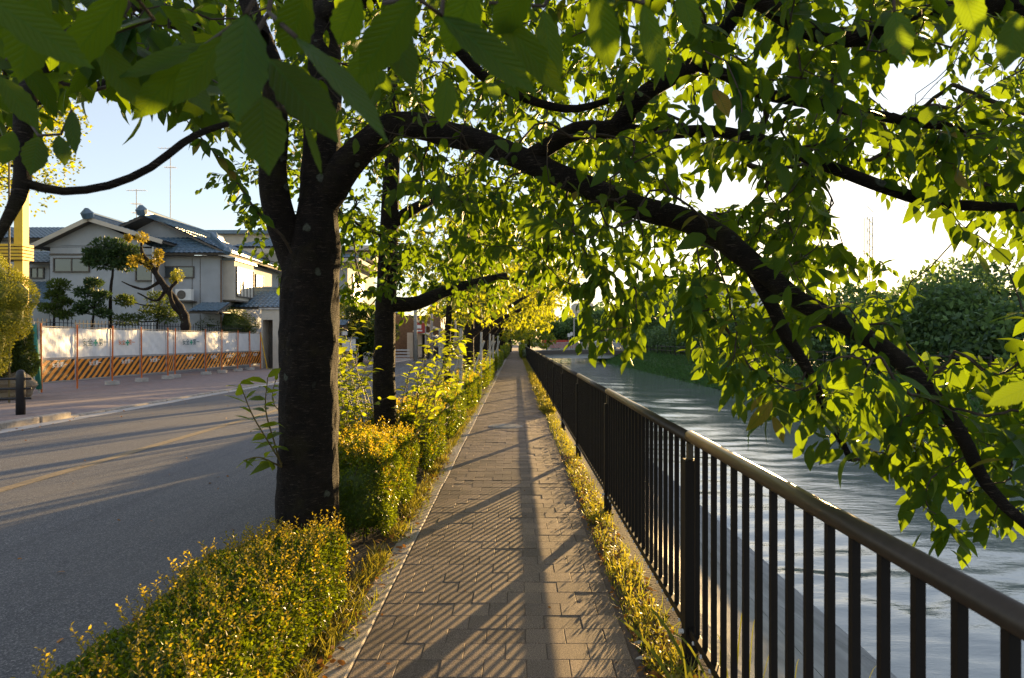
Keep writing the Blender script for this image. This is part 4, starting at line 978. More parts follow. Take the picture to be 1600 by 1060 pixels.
# ------------------------------------------------------------------ the big cherry tree beside the camera
def ctl(rows): return [(*P(px, py, Y), r) for px, py, Y, r in rows]
T1 = Tree(); YT = 4.4
T1.limb(ctl([(481, 905, YT, .225), (480, 850, YT, .205), (481, 760, YT, .192), (483, 640, YT, .183), (483, 520, YT, .182), (484, 440, YT, .182), (492, 380, YT, .158), (498, 320, YT, .125), (502, 240, YT, .118), (505, 150, YT+.05, .110), (508, 40, YT+.15, .10), (500, -110, YT+.3, .08), (480, -300, YT+.5, .05)]))
T1.limb(ctl([(478, 450, YT, .12), (453, 385, YT-.03, .10), (433, 320, YT-.08, .090), (426, 265, YT-.12, .085), (430, 200, YT-.15, .08), (425, 110, YT-.1, .07), (390, 10, YT, .055), (330, -120, YT+.3, .035)]))
T1.limb(ctl([(497, 330, YT, .11), (535, 268, YT-.05, .10), (575, 225, YT-.1, .09), (625, 195, YT-.15, .08), (700, 210, 4.1, .075), (760, 225, 4.0, .068), (830, 255, 3.85, .066), (900, 285, 3.7, .062), (1000, 325, 3.5, .06), (1060, 340, 3.35, .056), (1120, 368, 3.2, .056), (1180, 415, 3.0, .046), (1250, 470, 2.8, .039), (1330, 513, 2.65, .035), (1400, 558, 2.5, .031), (1452, 612, 2.4, .027), (1500, 675, 2.3, .023), (1540, 755, 2.2, .019), (1610, 825, 2.1, .016), (1700, 870, 2.0, .010)]))
T1.limb(ctl([(1165, 400, 3.05, .034), (1200, 465, 3.0, .031), (1228, 525, 2.98, .028), (1258, 570, 2.95, .024), (1290, 640, 2.9, .019), (1330, 720, 2.85, .012)]))
T1.limb(ctl([(830, 245, 3.85, .05), (900, 205, 3.7, .05), (960, 200, 3.6, .048), (1010, 145, 3.5, .045), (1095, 95, 3.4, .04), (1130, 50, 3.3, .034), (1175, -10, 3.2, .028), (1260, -120, 3.0, .016)]))
T1.limb(ctl([(1090, 100, 3.4, .032), (1135, 118, 3.4, .03), (1190, 145, 3.4, .03), (1260, 160, 3.35, .028), (1330, 172, 3.3, .026), (1420, 190, 3.2, .022), (1500, 202, 3.1, .018), (1620, 240, 2.9, .012)]))
T1.limb(ctl([(508, 20, YT+.1, .08), (600, -20, 4.1, .07), (760, -60, 3.6, .06), (950, -80, 3.1, .055), (1150, -20, 2.8, .045), (1260, 45, 2.7, .038), (1350, 58, 2.6, .034), (1440, 22, 2.5, .03), (1600, 12, 2.4, .028), (1760, 40, 2.3, .02)]))
T1.limb(ctl([(955, 200, 3.6, .036), (1030, 208, 3.5, .032), (1110, 205, 3.4, .03), (1185, 218, 3.3, .029), (1240, 238, 3.2, .028), (1320, 270, 3.1, .027), (1440, 312, 3.0, .026), (1520, 322, 2.9, .022), (1640, 325, 2.8, .014)]))
T1.limb(ctl([(425, 120, YT-.1, .06), (360, 60, 3.9, .055), (250, 20, 3.3, .05), (120, -60, 2.7, .04), (0, -120, 2.3, .03)]))
T1.limb(ctl([(410, 60, 4.1, .05), (330, 70, 4.4, .042), (230, 90, 4.8, .035), (165, 130, 5.1, .035), (100, 150, 5.2, .02), (30, 170, 5.3, .012)]))
T1.limb(ctl([(200, 10, 3.05, .034), (110, 60, 2.4, .030), (60, 110, 1.9, .026), (38, 180, 1.6, .021), (35, 280, 1.5, .017), (18, 330, 1.45, .012), (-10, 380, 1.4, .010)]))
T1.limb(ctl([(37, 286, 1.5, .010), (98, 299, 1.5, .0095), (170, 290, 1.52, .009), (235, 262, 1.55, .0085), (285, 224, 1.6, .0085), (320, 205, 1.65, .008), (355, 194, 1.7, .007)]), False)
T1.limb(ctl([(700, 60, 3.4, .03), (770, 130, 3.5, .025), (880, 170, 3.5, .02), (960, 155, 3.4, .015), (1000, 150, 3.4, .01)]))
# where the crown hangs: density regions of the canopy; sky gaps between the boughs are left open
GAPS = [[(45, 235), (100, 215), (178, 150), (290, 185), (318, 260), (350, 330), (420, 420), (420, 700), (0, 700), (0, 400), (40, 380)],
        [(1285, 270), (1350, 262), (1420, 330), (1520, 372), (1500, 405), (1400, 412), (1325, 392), (1290, 330)],
        [(1372, 88), (1470, 95), (1475, 160), (1380, 165)], [(1070, 300), (1110, 272), (1190, 270), (1200, 300), (1130, 322)],
        [(535, 330), (700, 330), (690, 470), (540, 520)], [(1090, 178), (1160, 170), (1180, 205), (1120, 215)], [(832, 470), (905, 450), (902, 515), (850, 525)], [(1420, 430), (1600, 400), (1600, 520), (1520, 560), (1430, 530)]]
LOW = np.array([(-400, 175), (100, 185), (175, 150), (300, 200), (430, 200), (560, 210), (640, 380), (760, 430), (850, 470), (890, 545), (960, 560), (1010, 560), (1060, 500), (1110, 590), (1200, 650), (1270, 690), (1340, 710), (1390, 760), (1440, 825), (1500, 855), (1545, 845), (1600, 800), (1900, 700)], float)
def in_gap(pos, slack=0, keep=.0):
    px, py = proj(pos); g = np.zeros(len(px), bool)
    for poly in GAPS: g |= inpoly(px, py, poly)
    g |= py > np.interp(px, LOW[:, 0], LOW[:, 1])+slack
    g &= (pos[:, 1] > .3)
    return g & (rng.random(len(px)) > keep)
def region(n, x0, x1, y0, y1, Y0, Y1):
    px = rng.uniform(x0, x1, n); py = rng.uniform(y0, y1, n); Y = rng.uniform(Y0, Y1, n)
    return np.stack([(px-806)*Y/F, Y, CAM_H-(py-533)*Y/F], -1)
tg = np.vstack([region(130, -150, 560, -250, 170, 2.0, 6.5), region(60, -60, 400, -60, 190, 1.5, 3.2), region(330, 540, 1000, -250, 330, 2.2, 6.5), region(330, 1000, 1700, -300, 230, 2.0, 5.5),
                region(60, 640, 900, 250, 430, 3.4, 6), region(215, 850, 1650, 200, 520, 2.3, 5.0), region(95, 1050, 1650, 480, 680, 2.1, 4.0), region(44, 1300, 1650, 640, 860, 2.0, 3.0), region(26, 860, 1010, 440, 560, 3.3, 4.6), region(40, 980, 1300, 320, 480, 4.5, 7.5), region(70, 1050, 1310, 290, 420, 3.4, 7), region(230, 900, 1750, -120, 430, 4.5, 8.5), region(60, -60, 520, -40, 160, 4, 7), region(150, 950, 1720, -60, 310, 2.6, 6), region(40, 1250, 1650, 540, 780, 2.0, 2.9)])
tg = tg[~in_gap(tg, -10)]; tg = tg[np.linalg.norm(tg-np.array([0, 0, CAM_H]), axis=1) > 1.15]
def before_bough(pos, lim=24, only=(2, 0, 1, 3, 4, 5)):
    px, py = proj(pos); hit = np.zeros(len(px), bool)
    for i in only:
        b = T1.limbs[i][::2]; bx_, by_ = proj(b[:, :3]); w_ = b[:, 3]*F/b[:, 1]+(lim if i == 2 else lim*.35)
        for x, y, ww, Y in zip(bx_, by_, w_, b[:, 1]): hit |= ((px-x)**2+(py-y)**2 < ww**2) & (pos[:, 1] < Y+.05)
    return hit
# foliage above and behind the view, mostly unseen, added for shade and crown fullness
ex = np.stack([rng.uniform(-3.5, 1.8, 90), rng.uniform(2.2, 7, 90), rng.uniform(4.2, 6.2, 90)], -1)
ex2 = np.stack([rng.uniform(-3.0, 3.5, 170), rng.uniform(-2.5, 2.0, 170), rng.uniform(2.9, 5.2, 170)], -1)
T1.grow(np.vstack([tg, ex, ex2]), .0019)
cherry = empty('cherry_tree', (P(481, 897, YT).x, YT, 0), 'big dark cherry tree in the hedge strip, its bough arching over the path', 'tree')
T1.limb_obj(0, 'trunk', cherry, M['bark'], 56, .03)
for i in range(1, len(T1.limbs)): T1.limb_obj(i, 'branch', cherry, M['bark'], 20 if i > 2 else 32, .035)
T1.twig_mesh('twigs', cherry, M['twig'])
pos, d = twig_leaves(T1, .043, .46, shoots=2)
k_ = ~in_gap(pos, 12, .10) & ~(before_bough(pos) & (rng.random(len(pos)) < np.where(proj(pos)[0] > 1180, .5, .85))) & (np.linalg.norm(pos-np.array([0, 0, CAM_H]), axis=1) > .95) & (pos[:, 1] > -3.2)
pos, d = pos[k_], d[k_]; L = rng.uniform(.055, .118, len(pos))
px, py = proj(pos); vis = (px > 0) & (px < 1600) & (py > 0) & (py < 1060) & (pos[:, 1] > .5)
sc_ = np.where(vis, L/np.maximum(pos[:, 1], .3), 0)
idx = np.argsort(-sc_)[:262]; rest = np.setdiff1d(np.arange(len(pos)), idx)
leaf_parts(cherry, M['leaf'], pos, d, L, None, idx, LT_MID, .3, .205)
leaf_obj('foliage', cherry, M['leaf'], pos[rest], d[rest], L[rest], L[rest]*rng.uniform(.19, .28, len(rest)), LT_MID, .32)
print('tree1 leaves', len(pos), 'targets', len(tg))
# large leaves close to the camera: (base px, py, Y) -> (tip px, py, Y), half width in px, roll
NEAR = [(385, 22, .80, 371, 190, .72, 52, 0), (462, 58, .78, 612, 198, .66, 36, .5), (420, 92, .85, 527, 214, .80, 48, .2), (408, 150, .84, 418, 270, .80, 48, -.2), (352, 55, .86, 270, 166, .84, 30, .3),
 (-30, -10, .72, 142, 104, .74, 38, -.3), (474, 190, .9, 507, 272, .9, 11, .9), (335, 70, .95, 180, 120, 1.0, 26, .8), (300, 88, 1.0, 205, 190, 1.0, 30, .4), (560, -10, .8, 528, 72, .85, 34, 0), (600, 10, .9, 648, 138, .88, 34, .2),
 (690, 25, .8, 842, 142, .82, 38, .4), (765, 5, .9, 884, 152, .9, 30, -.2), (650, -5, .8, 560, 122, .82, 44, .3), (850, 15, .95, 868, 142, .95, 28, 0), (930, -15, .9, 955, 112, .95, 34, .2), (1005, 5, .95, 1036, 126, .95, 26, -.3),
 (1398, 18, 1.35, 1412, 98, 1.3, 29, 0), (1625, 598, .95, 1545, 632, .92, 22, .4), (1545, 505, 1.6, 1592, 486, 1.5, 12, .5), (60, 214, 1.35, 48, 272, 1.3, 24, 0), (92, 212, 1.35, 101, 258, 1.32, 17, .2), (112, 172, 1.4, 115, 237, 1.35, 16, -.3), (20, 205, 1.3, 4, 258, 1.28, 20, .2),
 (240, 30, .95, 130, 60, 1.0, 30, .9), (200, -20, .85, 90, 120, .9, 36, .2), (60, -20, .8, 30, 130, .82, 44, .1), (150, 60, 1.0, 222, 170, 1.0, 30, .2), (740, -30, .8, 700, 90, .85, 44, .1), (480, -20, .8, 445, 95, .85, 40, -.2), (830, -30, .85, 770, 60, .9, 34, .3), (590, 60, .95, 540, 170, .95, 34, .4),
 (1060, -20, 1.1, 1090, 60, 1.1, 24, .2), (1590, 20, 1.2, 1570, 110, 1.2, 28, .2), (1500, -30, 1.2, 1530, 60, 1.2, 28, .3), (260, 100, 1.05, 330, 175, 1.0, 28, .3), (0, 120, 1.1, 60, 200, 1.1, 26, .2), (700, 120, 1.15, 690, 200, 1.15, 24, 0)]
sp = None
for a in NEAR:
    b0, t0 = np.array(P(a[0], a[1], a[2])), np.array(P(a[3], a[4], a[5])); dv = t0-b0; ln = np.linalg.norm(dv); wv = a[6]*.37*(a[2]+a[5])/F
    view = norm(np.array([0, 0, CAM_H])-(b0+t0)/2); up = view+np.array([a[7], 0, abs(a[7])*.8])
    V, T, uv = leaves_np(b0[None], dv[None], ln, wv, LT_HI, .06, up[None])
    link('leaf', npmesh('leaf', V, T, uv), cherry, M['leaf'])
# twigs that carry them
mbv = MB()
for a in [[(430, -60, .9), (420, 20, .87), (395, 60, .86), (420, 150, .86)], [(430, -60, .9), (385, 22, .8), (350, 50, .86), (300, 86, 1.0)], [(420, 20, .87), (462, 58, .78)], [(700, -80, .85), (690, 25, .8), (650, -5, .8), (600, 5, .9)], [(900, -80, .95), (850, 10, .95), (765, 5, .9)], [(60, -60, .9), (60, -20, .85), (-30, -10, .75)],
          [(38, 180, 1.6), (60, 212, 1.4), (95, 210, 1.38), (112, 172, 1.4)], [(1640, 560, 1.1), (1625, 598, .95)], [(1390, -60, 1.5), (1398, 18, 1.35)], [(200, -90, .95), (200, -20, .85), (240, 30, .95), (150, 60, 1.0)], [(1000, -70, 1.0), (1005, 5, .95), (930, -15, .9)], [(474, 190, .9), (440, 170, .87), (420, 120, .86)]]:
    pts_ = [P(*q) for q in a]; mbv.tube(pts_, [.003]*len(pts_), 6)
o = mbv.build('twigs', M['twig'], cherry, True); o['kind'] = 'stuff'
# the thin hanging twig left of the trunk, its leaves one by one
HT = Tree(); HT.limb(ctl([(455, 395, 4.2, .009), (440, 368, 4.1, .0085), (405, 335, 4.0, .007), (370, 285, 3.95, .006), (340, 245, 3.9, .005), (305, 205, 3.9, .004), (285, 180, 3.9, .003)]), False)
HT.limb_obj(0, 'branch', cherry, M['twig'], 8, .0)
q = HT.limbs[0][:, :3]; pp_, dd_ = [], []
for i in range(4, len(q)-1, 1):
    for s_ in (-1, 1, -1, 1):
        if rng.random() < .7: pp_.append(q[i]); dd_.append(np.array([s_*rng.uniform(.2, .9), rng.uniform(-.4, .4), -rng.uniform(.3, .9)]))
pp_, dd_ = np.array(pp_), norm(np.array(dd_)); leaf_obj('foliage', cherry, M['leaf'], pp_, dd_, rng.uniform(.07, .13, len(pp_)), .026, LT_MID, .2, up=np.array([.2, -1, .3])+rng.normal(0, .5, (len(pp_), 3)))

# young shoots (suckers) with bright leaves
def shoot(name, label, stems, m, Ls=.085, per=.055, cat='plant', group=None, parts=True, spread=.5):
    """stems: list of polylines of world points"""
    root = empty(name, stems[0][0], label, cat, group); pos, d = [], []
    for st in stems:
        c = smooth_pts([(p[0], p[1], p[2], .006*(1-.7*i/len(st))) for i, p in enumerate(st)], .03)
        V, T = tube_np(c[:, :3], c[:, 3], 6); link('stem', npmesh('stem', V, T), root, M['stem_green'])
        seg = np.linalg.norm(np.diff(c[:, :3], axis=0), axis=1); cum = np.concatenate([[0], np.cumsum(seg)]); x = cum[-1]; k = 0
        while x > cum[-1]*.18:
            pp = np.array([np.interp(x, cum, c[:, q]) for q in range(3)]); i = min(len(c)-2, int(np.searchsorted(cum, x))); ax = norm(c[min(i+1, len(c)-1), :3]-c[max(i-1, 0), :3])
            ang = k*2.4; sv = np.array([math.cos(ang), math.sin(ang)*.7, 0]); v = ax*.45+sv*rng.uniform(.6, 1)+np.array([0, 0, -.12])+rng.normal(0, .12, 3)
            pos.append(pp); d.append(v); x -= per*rng.uniform(.7, 1.3); k += 1
    pos, d = np.array(pos), norm(np.array(d)); L = Ls*rng.uniform(.65, 1.25, len(pos))
    if parts: leaf_parts(root, m, pos, d, L, None, np.arange(min(len(pos), 290)), LT_MID, .3, .20)
    n0 = 290 if parts else 0
    if len(pos) > n0: leaf_obj('foliage', root, m, pos[n0:], d[n0:], L[n0:], L[n0:]*.21, LT_LOW, .3)
    return root
def W(*a): return [tuple(P(*q)) for q in a]
shoot('cherry_shoot', 'leafy yellow green sucker shoot growing from the left side of the big trunk', [W((440, 730, 4.25), (428, 690, 4.2), (415, 640, 4.15), (418, 590, 4.1)), W((440, 725, 4.25), (425, 700, 4.15), (395, 650, 4.05), (375, 600, 4.0)), W((440, 730, 4.25), (405, 715, 4.1), (380, 720, 4.05))], M['leaf_bright'], .115, .034)
# bushy suckers round the second trunk
st = []
for k in range(54):
    a0 = rng.choice([-1, 1])*rng.uniform(.12, .55); y0 = 7.35+rng.uniform(-.25, .5); x0 = -1.42+a0; h = rng.uniform(.9, 1.75)
    st.append([(x0*.6-.55, y0, .15), (x0+a0*.25, y0-.05, .15+h*.45), (x0+a0*.6+rng.normal(0, .08), y0+rng.normal(0, .12), .1+h*.8), (x0+a0*.9+rng.normal(0, .12), y0+rng.normal(0, .15), h)])
shoot('cherry_sucker', 'bushy bright yellow suckers around the foot of the second trunk', st, M['leaf_bright'], .10, .05)
st = []
for k in range(30):
    y0 = 6.0+rng.uniform(-.5, .5); x0 = -1.62+rng.uniform(-.12, .16); h = rng.uniform(.8, 1.4); st.append([(x0, y0, .2), (x0-.02, y0, .2+h*.4), (x0-.05+rng.normal(0, .12), y0, h*.8), (x0+rng.normal(0, .2), y0, h+.05)])
shoot('leafy_shrub', 'tall yellow leafed shrub in the hedge between the two nearest trunks', st, M['leaf_bright'], .09, .05)
for k, (X, Y, n_, lb) in enumerate([(-1.2, 10.5, 6, 'yellow leafed shoots above the hedge before the staked young tree'), (-1.3, 14.2, 8, 'yellow leafed shoots at the foot of the staked young tree'), (-1.2, 18.0, 8, 'yellow sunlit shoots further along the hedge strip'), (-1.1, 22.5, 8, 'small bright shoots far along the hedge strip')]):
    st = []
    for j in range(n_): a0 = rng.uniform(-.4, .4); h = rng.uniform(.8, 1.25); st.append([(X+a0*.3, Y+rng.uniform(-.6, .6), .2), (X+a0*.7, Y+rng.uniform(-.6, .6), h*.6), (X+a0*1.2, Y+rng.uniform(-.6, .6), h)])
    shoot('cherry_sucker', lb, st, M['leaf_bright'], .10, .06, parts=False)

# ------------------------------------------------------------------ the row of trees
def row_tree(label, X, Y, r0, hgt, cen, rad, ntg, Lm, mm, tpl, limbs, parts=0, zmin=1.9, per=.06, shoots=2, bark='bark', sides=20, name='cherry_tree', group=None, leafn=None):
    t = Tree(); t.limb([(X, Y, -.05, r0*1.25), (X+.01, Y, .3, r0*1.05), (X-.03, Y, 1.2, r0), (X+.02, Y, hgt*.5, r0*.85), (X+.05, Y+.1, hgt*.75, r0*.6), (X, Y+.2, hgt, r0*.3)], True)
    for l_ in limbs: t.limb(l_)
    v = norm(rng.normal(0, 1, (ntg, 3)))*rng.uniform(.35, 1, (ntg, 1))**.6; q = np.array(cen)+v*np.array(rad)
    q = q[q[:, 2] > zmin+.3*rng.random(len(q))]; t.grow(q, .0022)
    root = empty(name, (X, Y, 0), label, 'tree', group)
    t.limb_obj(0, 'trunk', root, M[bark], sides, .035)
    for i in range(1, len(t.limbs)): t.limb_obj(i, 'branch', root, M[bark], 12, .03)
    t.twig_mesh('twigs', root, M['twig'], 4)
    pos, d = twig_leaves(t, per, .7, shoots=shoots)
    if leafn and len(pos) > leafn: s_ = rng.choice(len(pos), leafn, False); pos, d = pos[s_], d[s_]
    L = Lm*rng.uniform(.65, 1.25, len(pos)); idx = np.array([], int)
    if parts: px, py = proj(pos); ok = (px > 520) & (px < 900) & (py > 100); idx = np.argsort(-np.where(ok, L/pos[:, 1], 0))[:parts]; leaf_parts(root, mm, pos, d, L, None, idx, LT_LOW)
    rest = np.setdiff1d(np.arange(len(pos)), idx); leaf_obj('foliage', root, mm, pos[rest], d[rest], L[rest], L[rest]*.3, tpl, .2)
    return root
def lm(rows): return ctl(rows)
row_tree('second tree along the path, slim trunk with a bough to the right at head height', -1.36, 7.2, .115, 5.2, (-1.0, 7.6, 3.6), (2.4, 2.6, 1.9), 760, .09, M['leaf'], LT_LOW,
         [lm([(612, 476, 7.2, .085), (650, 474, 7.3, .075), (690, 458, 7.5, .065), (730, 445, 7.8, .05), (790, 430, 8.3, .03)]), lm([(612, 350, 7.2, .07), (650, 325, 7.3, .06), (692, 303, 7.5, .045), (740, 270, 7.8, .03)]), lm([(614, 300, 7.2, .05), (670, 298, 7.0, .035), (720, 290, 6.8, .02)])], 280, 1.75, .052, 3)
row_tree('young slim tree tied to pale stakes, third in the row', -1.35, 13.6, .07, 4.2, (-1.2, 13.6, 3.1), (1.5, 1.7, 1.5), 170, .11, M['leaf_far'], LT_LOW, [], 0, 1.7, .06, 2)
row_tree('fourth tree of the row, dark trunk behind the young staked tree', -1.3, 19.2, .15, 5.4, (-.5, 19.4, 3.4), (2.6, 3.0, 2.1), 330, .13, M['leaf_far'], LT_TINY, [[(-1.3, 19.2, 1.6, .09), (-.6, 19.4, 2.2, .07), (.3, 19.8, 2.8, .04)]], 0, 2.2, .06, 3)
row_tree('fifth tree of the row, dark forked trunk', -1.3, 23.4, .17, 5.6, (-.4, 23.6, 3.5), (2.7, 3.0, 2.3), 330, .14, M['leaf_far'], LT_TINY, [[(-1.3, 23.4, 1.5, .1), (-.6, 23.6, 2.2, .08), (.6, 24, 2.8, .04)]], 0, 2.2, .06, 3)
rest_ = ['sixth tree of the row', 'seventh tree of the row', 'eighth tree of the row', 'ninth tree of the row', 'tenth tree of the row', 'eleventh tree of the row']
rt = [(28.5, 2.9), (34, 3.1), (41, 3.4), (50, 3.6), (62, 4.0), (76, 4.5)]
for k, (Y, rad) in enumerate(rt):
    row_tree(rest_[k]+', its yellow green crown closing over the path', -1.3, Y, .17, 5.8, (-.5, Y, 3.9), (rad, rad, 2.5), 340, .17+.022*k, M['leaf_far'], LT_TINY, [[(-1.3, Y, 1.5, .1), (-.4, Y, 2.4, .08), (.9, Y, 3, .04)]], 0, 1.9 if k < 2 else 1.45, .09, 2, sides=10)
for k, (Y) in enumerate([84, 92, 104]):
    row_tree(['leaning tree hanging over the railing near the bridge', 'tree at the bridge end over the path', 'farthest dark tree closing the end of the path'][k], [1.6, -.8, 1.0][k], Y, .2, 7, ([2.8, -1.5, 0][k], Y, [1.6, 4, 4.5][k]), ([2.2, 3.8, 4.5][k], 3.5, [1.7, 3.1, 3.1][k]), 200, .32, M['far_green'] if k == 2 else M['leaf_far'], LT_TINY, [], 0, .6, .10, 2, sides=8)
# stakes
def stakes(X, Y, lb):
    root = empty('tree_stake', (X, Y, 0), lb, 'stake', 'pale timber stakes beside the row trees')
    MB().tube([(X, Y, 0), (X+.02, Y, 1.75)], .032, 8).build('upright', M['gutter'], root); MB().tube([(X-.35, Y+.1, .2), (X+.1, Y, 1.5)], .028, 8).build('brace', M['gutter'], root)
for X, Y, lb in [(-1.5, 13.4, 'pale stake pair left of the young staked tree'), (-1.1, 13.5, 'pale stake pair right of the young staked tree'), (-.98, 19.0, 'pale stake against the fourth trunk'), (-.9, 23.2, 'pale stake against the fifth trunk'), (-.95, 28.2, 'thin pale stake by the sixth trunk'), (-.9, 33.6, 'farthest thin pale stake in the row')]: stakes(X, Y, lb)

# ------------------------------------------------------------------ clipped hedges in the strip
def hedge(label, x0, x1, y0, y1, h, nleaf, L, tips, tpl, fr=.5):
    root = empty('hedge', ((x0+x1)/2, (y0+y1)/2, 0), label, 'hedge', 'clipped hedge blocks along the path')
    cx, cy = (x0+x1)/2, (y0+y1)/2; a, b = (x1-x0)/2, (y1-y0)/2
    ph = rng.uniform(0, 6, 4)
    def surf(u, v, w_):
        n_ = np.power(np.abs(u)**3.6+np.abs(v)**3.6+np.abs(w_)**3.6, -1/3.6)
        x, y, z = u*n_, v*n_, w_*n_
        am = 1+.07*np.sin(x*3+y*b*4+ph[0])+.06*np.sin(y*b*7+z*4+ph[1])*np.cos(x*6+ph[2])+.03*np.sin(y*b*19+x*9+ph[3])
        return cx+x*a*(am), cy+y*b*(1+(am-1)*.3), h*.5+z*h*.5*am
    area = np.array([b*h, b*h, a*h, a*h, 4*a*b*.6]); 
    q = rng.uniform(-1, 1, (nleaf, 3)); f = rng.choice(4, nleaf, p=norm_p(np.array([2*b*h, 2*b*h, 2*a*h, 4*a*b])))
    q[f == 0, 0] = 1; q[f == 1, 0] = -1; q[f == 2, 1] = -1; q[f == 3, 2] = 1
    fb = (f == 2) & (rng.random(nleaf) < .3); q[fb, 1] = 1
    dep = 1-.22*rng.random(nleaf)**1.6; x, y, z = surf(q[:, 0], q[:, 1], q[:, 2]); 
    pos = np.stack([cx+(x-cx)*dep, cy+(y-cy)*(1-(1-dep)*a/b), np.maximum(h*.5+(z-h*.5)*dep, .02)], -1)
    out = norm(np.stack([(x-cx)/a, (y-cy)/b, (z-h*.5)/(h*.5)], -1)); d = out*.8+rng.normal(0, .7, out.shape)+np.array([0, 0, .25])
    leaf_obj('foliage', root, M['hedge_leaf'], pos, d, L*rng.uniform(.6, 1.35, nleaf), L*.30, tpl, .2, .9)
    # twiggy inside and core
    mbv = MB()
    for k in range(26):
        bx, by = cx+rng.uniform(-.6, .6)*a, cy+rng.uniform(-.9, .9)*b; mbv.tube([(bx, by, 0), (bx+rng.normal(0, .05), by+rng.normal(0, .05), h*.5), (bx+rng.normal(0, .12), by+rng.normal(0, .12), h*.92)], [.009, .006, .003], 5)
    o = mbv.build('stems', M['twig'], root); o['kind'] = 'stuff'
    g = np.linspace(-1, 1, 9); V, T = [], []
    bm = bmesh.new(); bmesh.ops.create_icosphere(bm, subdivisions=4, radius=1)
    for vv in bm.verts:
        n_ = vv.co; xx, yy, zz = surf(np.array([n_.x]), np.array([n_.y]), np.array([n_.z])); vv.co = Vector((cx+(xx[0]-cx)*.82, cy+(yy[0]-cy)*(1-.18*a/b), max(.0, h*.5+(zz[0]-h*.5)*.82)))
    me = bpy.data.meshes.new('inner_foliage'); bm.to_mesh(me); bm.free(); link('inner_foliage', me, root, M['garden_leaf'])
    # tip shoots standing proud
    pos, d = [], []; mbv = MB()
    for k in range(tips):
        u, v = rng.uniform(-1, 1, 2); side = rng.random() < .2
        xx, yy, zz = surf(np.array([1.0 if side else u]), np.array([v]), np.array([rng.uniform(-.3, 1) if side else 1.0])); p0 = np.array([xx[0], yy[0], zz[0]-.03]); ax = norm(np.array([rng.normal(0, .45)-.1, rng.normal(0, .4), 1.])); ln = rng.uniform(.04, .15)*(1.25 if rng.random() < .1 else 1)
        mbv.tube([p0, p0+ax*ln], [.0016, .0008], 3, False)
        nn = int(ln/.012)
        for j in range(nn):
            s_ = j/max(1, nn-1); an = j*2.4; pos.append(p0+ax*ln*(.2+.8*s_)); d.append(ax*.7+np.array([math.cos(an), math.sin(an), .1])*.8)
    if pos:
        pos = np.array(pos); d = np.array(d); leaf_obj('tip_leaves', root, M['hedge_tip'], pos, d, L*rng.uniform(.6, 1.1, len(pos)), L*.24, LT_TINY, .2, .6)
        o = mbv.build('tip_stems', M['stem_green'], root); o['kind'] = 'stuff'
    return root
def norm_p(a): return a/a.sum()
hedge('nearest low sprawling hedge in the bottom left corner, ending at the big trunk', -1.60, -.95, .9, 4.3, .42, 62000, .021, 1100, LT_TINY)
hedge('second hedge block, taller, just behind the big trunk', -1.68, -.93, 4.85, 6.75, .68, 30000, .024, 520, LT_TINY)
hedge('third hedge block around the foot of the second trunk', -1.66, -.92, 7.15, 9.2, .72, 16000, .03, 300, LT_TINY)
hedge('fourth hedge block before the staked young tree', -1.66, -.90, 9.6, 13.0, .68, 15000, .036, 120, LT_TINY)
hedge('fifth hedge block past the staked young tree', -1.66, -.90, 13.6, 18.6, .66, 13000, .05, 100, LT_TINY)
hedge('sixth, long far hedge block', -1.66, -.90, 19.2, 30, .75, 13000, .075, 100, LT_TINY)
hedge('seventh hedge block far along the strip', -1.66, -.88, 30.6, 50, .85, 10000, .11, 60, LT_TINY)
hedge('last hedge block where the path fades', -1.66, -.80, 51, 90, 1.0, 7000, .16, 30, LT_TINY)
hedge('green hedge by the railing near the end of the path', .45, .95, 52, 90, 1.0, 5000, .16, 20, LT_TINY)

# ------------------------------------------------------------------ grass, weeds, fallen leaves
def blades(name, m, n, xr, yr, hr, wd, lean=.5, dens=None, tpl=LT_BLADE, z=0):
    x = rng.uniform(*xr, n*2); y = yr[0]+(yr[1]-yr[0])*rng.random(n*2)**1.6
    cl = np.sin(x*9+np.sin(y*2.3)*3)*np.sin(y*3.1+x*5)+.5*np.sin(y*9.7+x*13); k = cl > rng.uniform(-1.3, .9, n*2); x, y = x[k][:n], y[k][:n]
    p = np.stack([x, y, np.full(len(x), z)], -1); d = np.stack([rng.normal(0, lean, len(x)), rng.normal(0, lean, len(x)), np.ones(len(x))], -1)
    L = rng.uniform(*hr, len(x)); o = leaf_obj(name, None, m, p, d, L, wd, tpl, .35, 1.0); return o
o = blades('verge_weeds', M['weed'], 2300, (.62, .78), (2.6, 30), (.02, .13), .0035); tag(o, 'dry yellow weeds along the foot of the railing', 'weeds')
o = blades('verge_grass', M['grass'], 2600, (.58, .82), (2.4, 14), (.02, .10), .003); tag(o, 'green grass along the foot of the railing', 'grass')
o = blades('far_verge_weeds', M['weed'], 5000, (.56, .80), (14, 60), (.08, .26), .010); tag(o, 'golden weeds along the far railing foot', 'weeds')
o = blades('hedge_foot_grass', M['weed'], 6000, (-1.0, -.87), (2.6, 16), (.03, .12), .0032, .8); tag(o, 'dry golden grass between the hedges and the path kerb', 'grass')
o = blades('hedge_foot_green', M['grass'], 900, (-.93, -.80), (3.4, 30), (.03, .09), .004, .8); tag(o, 'green grass tufts on the path kerb', 'grass')
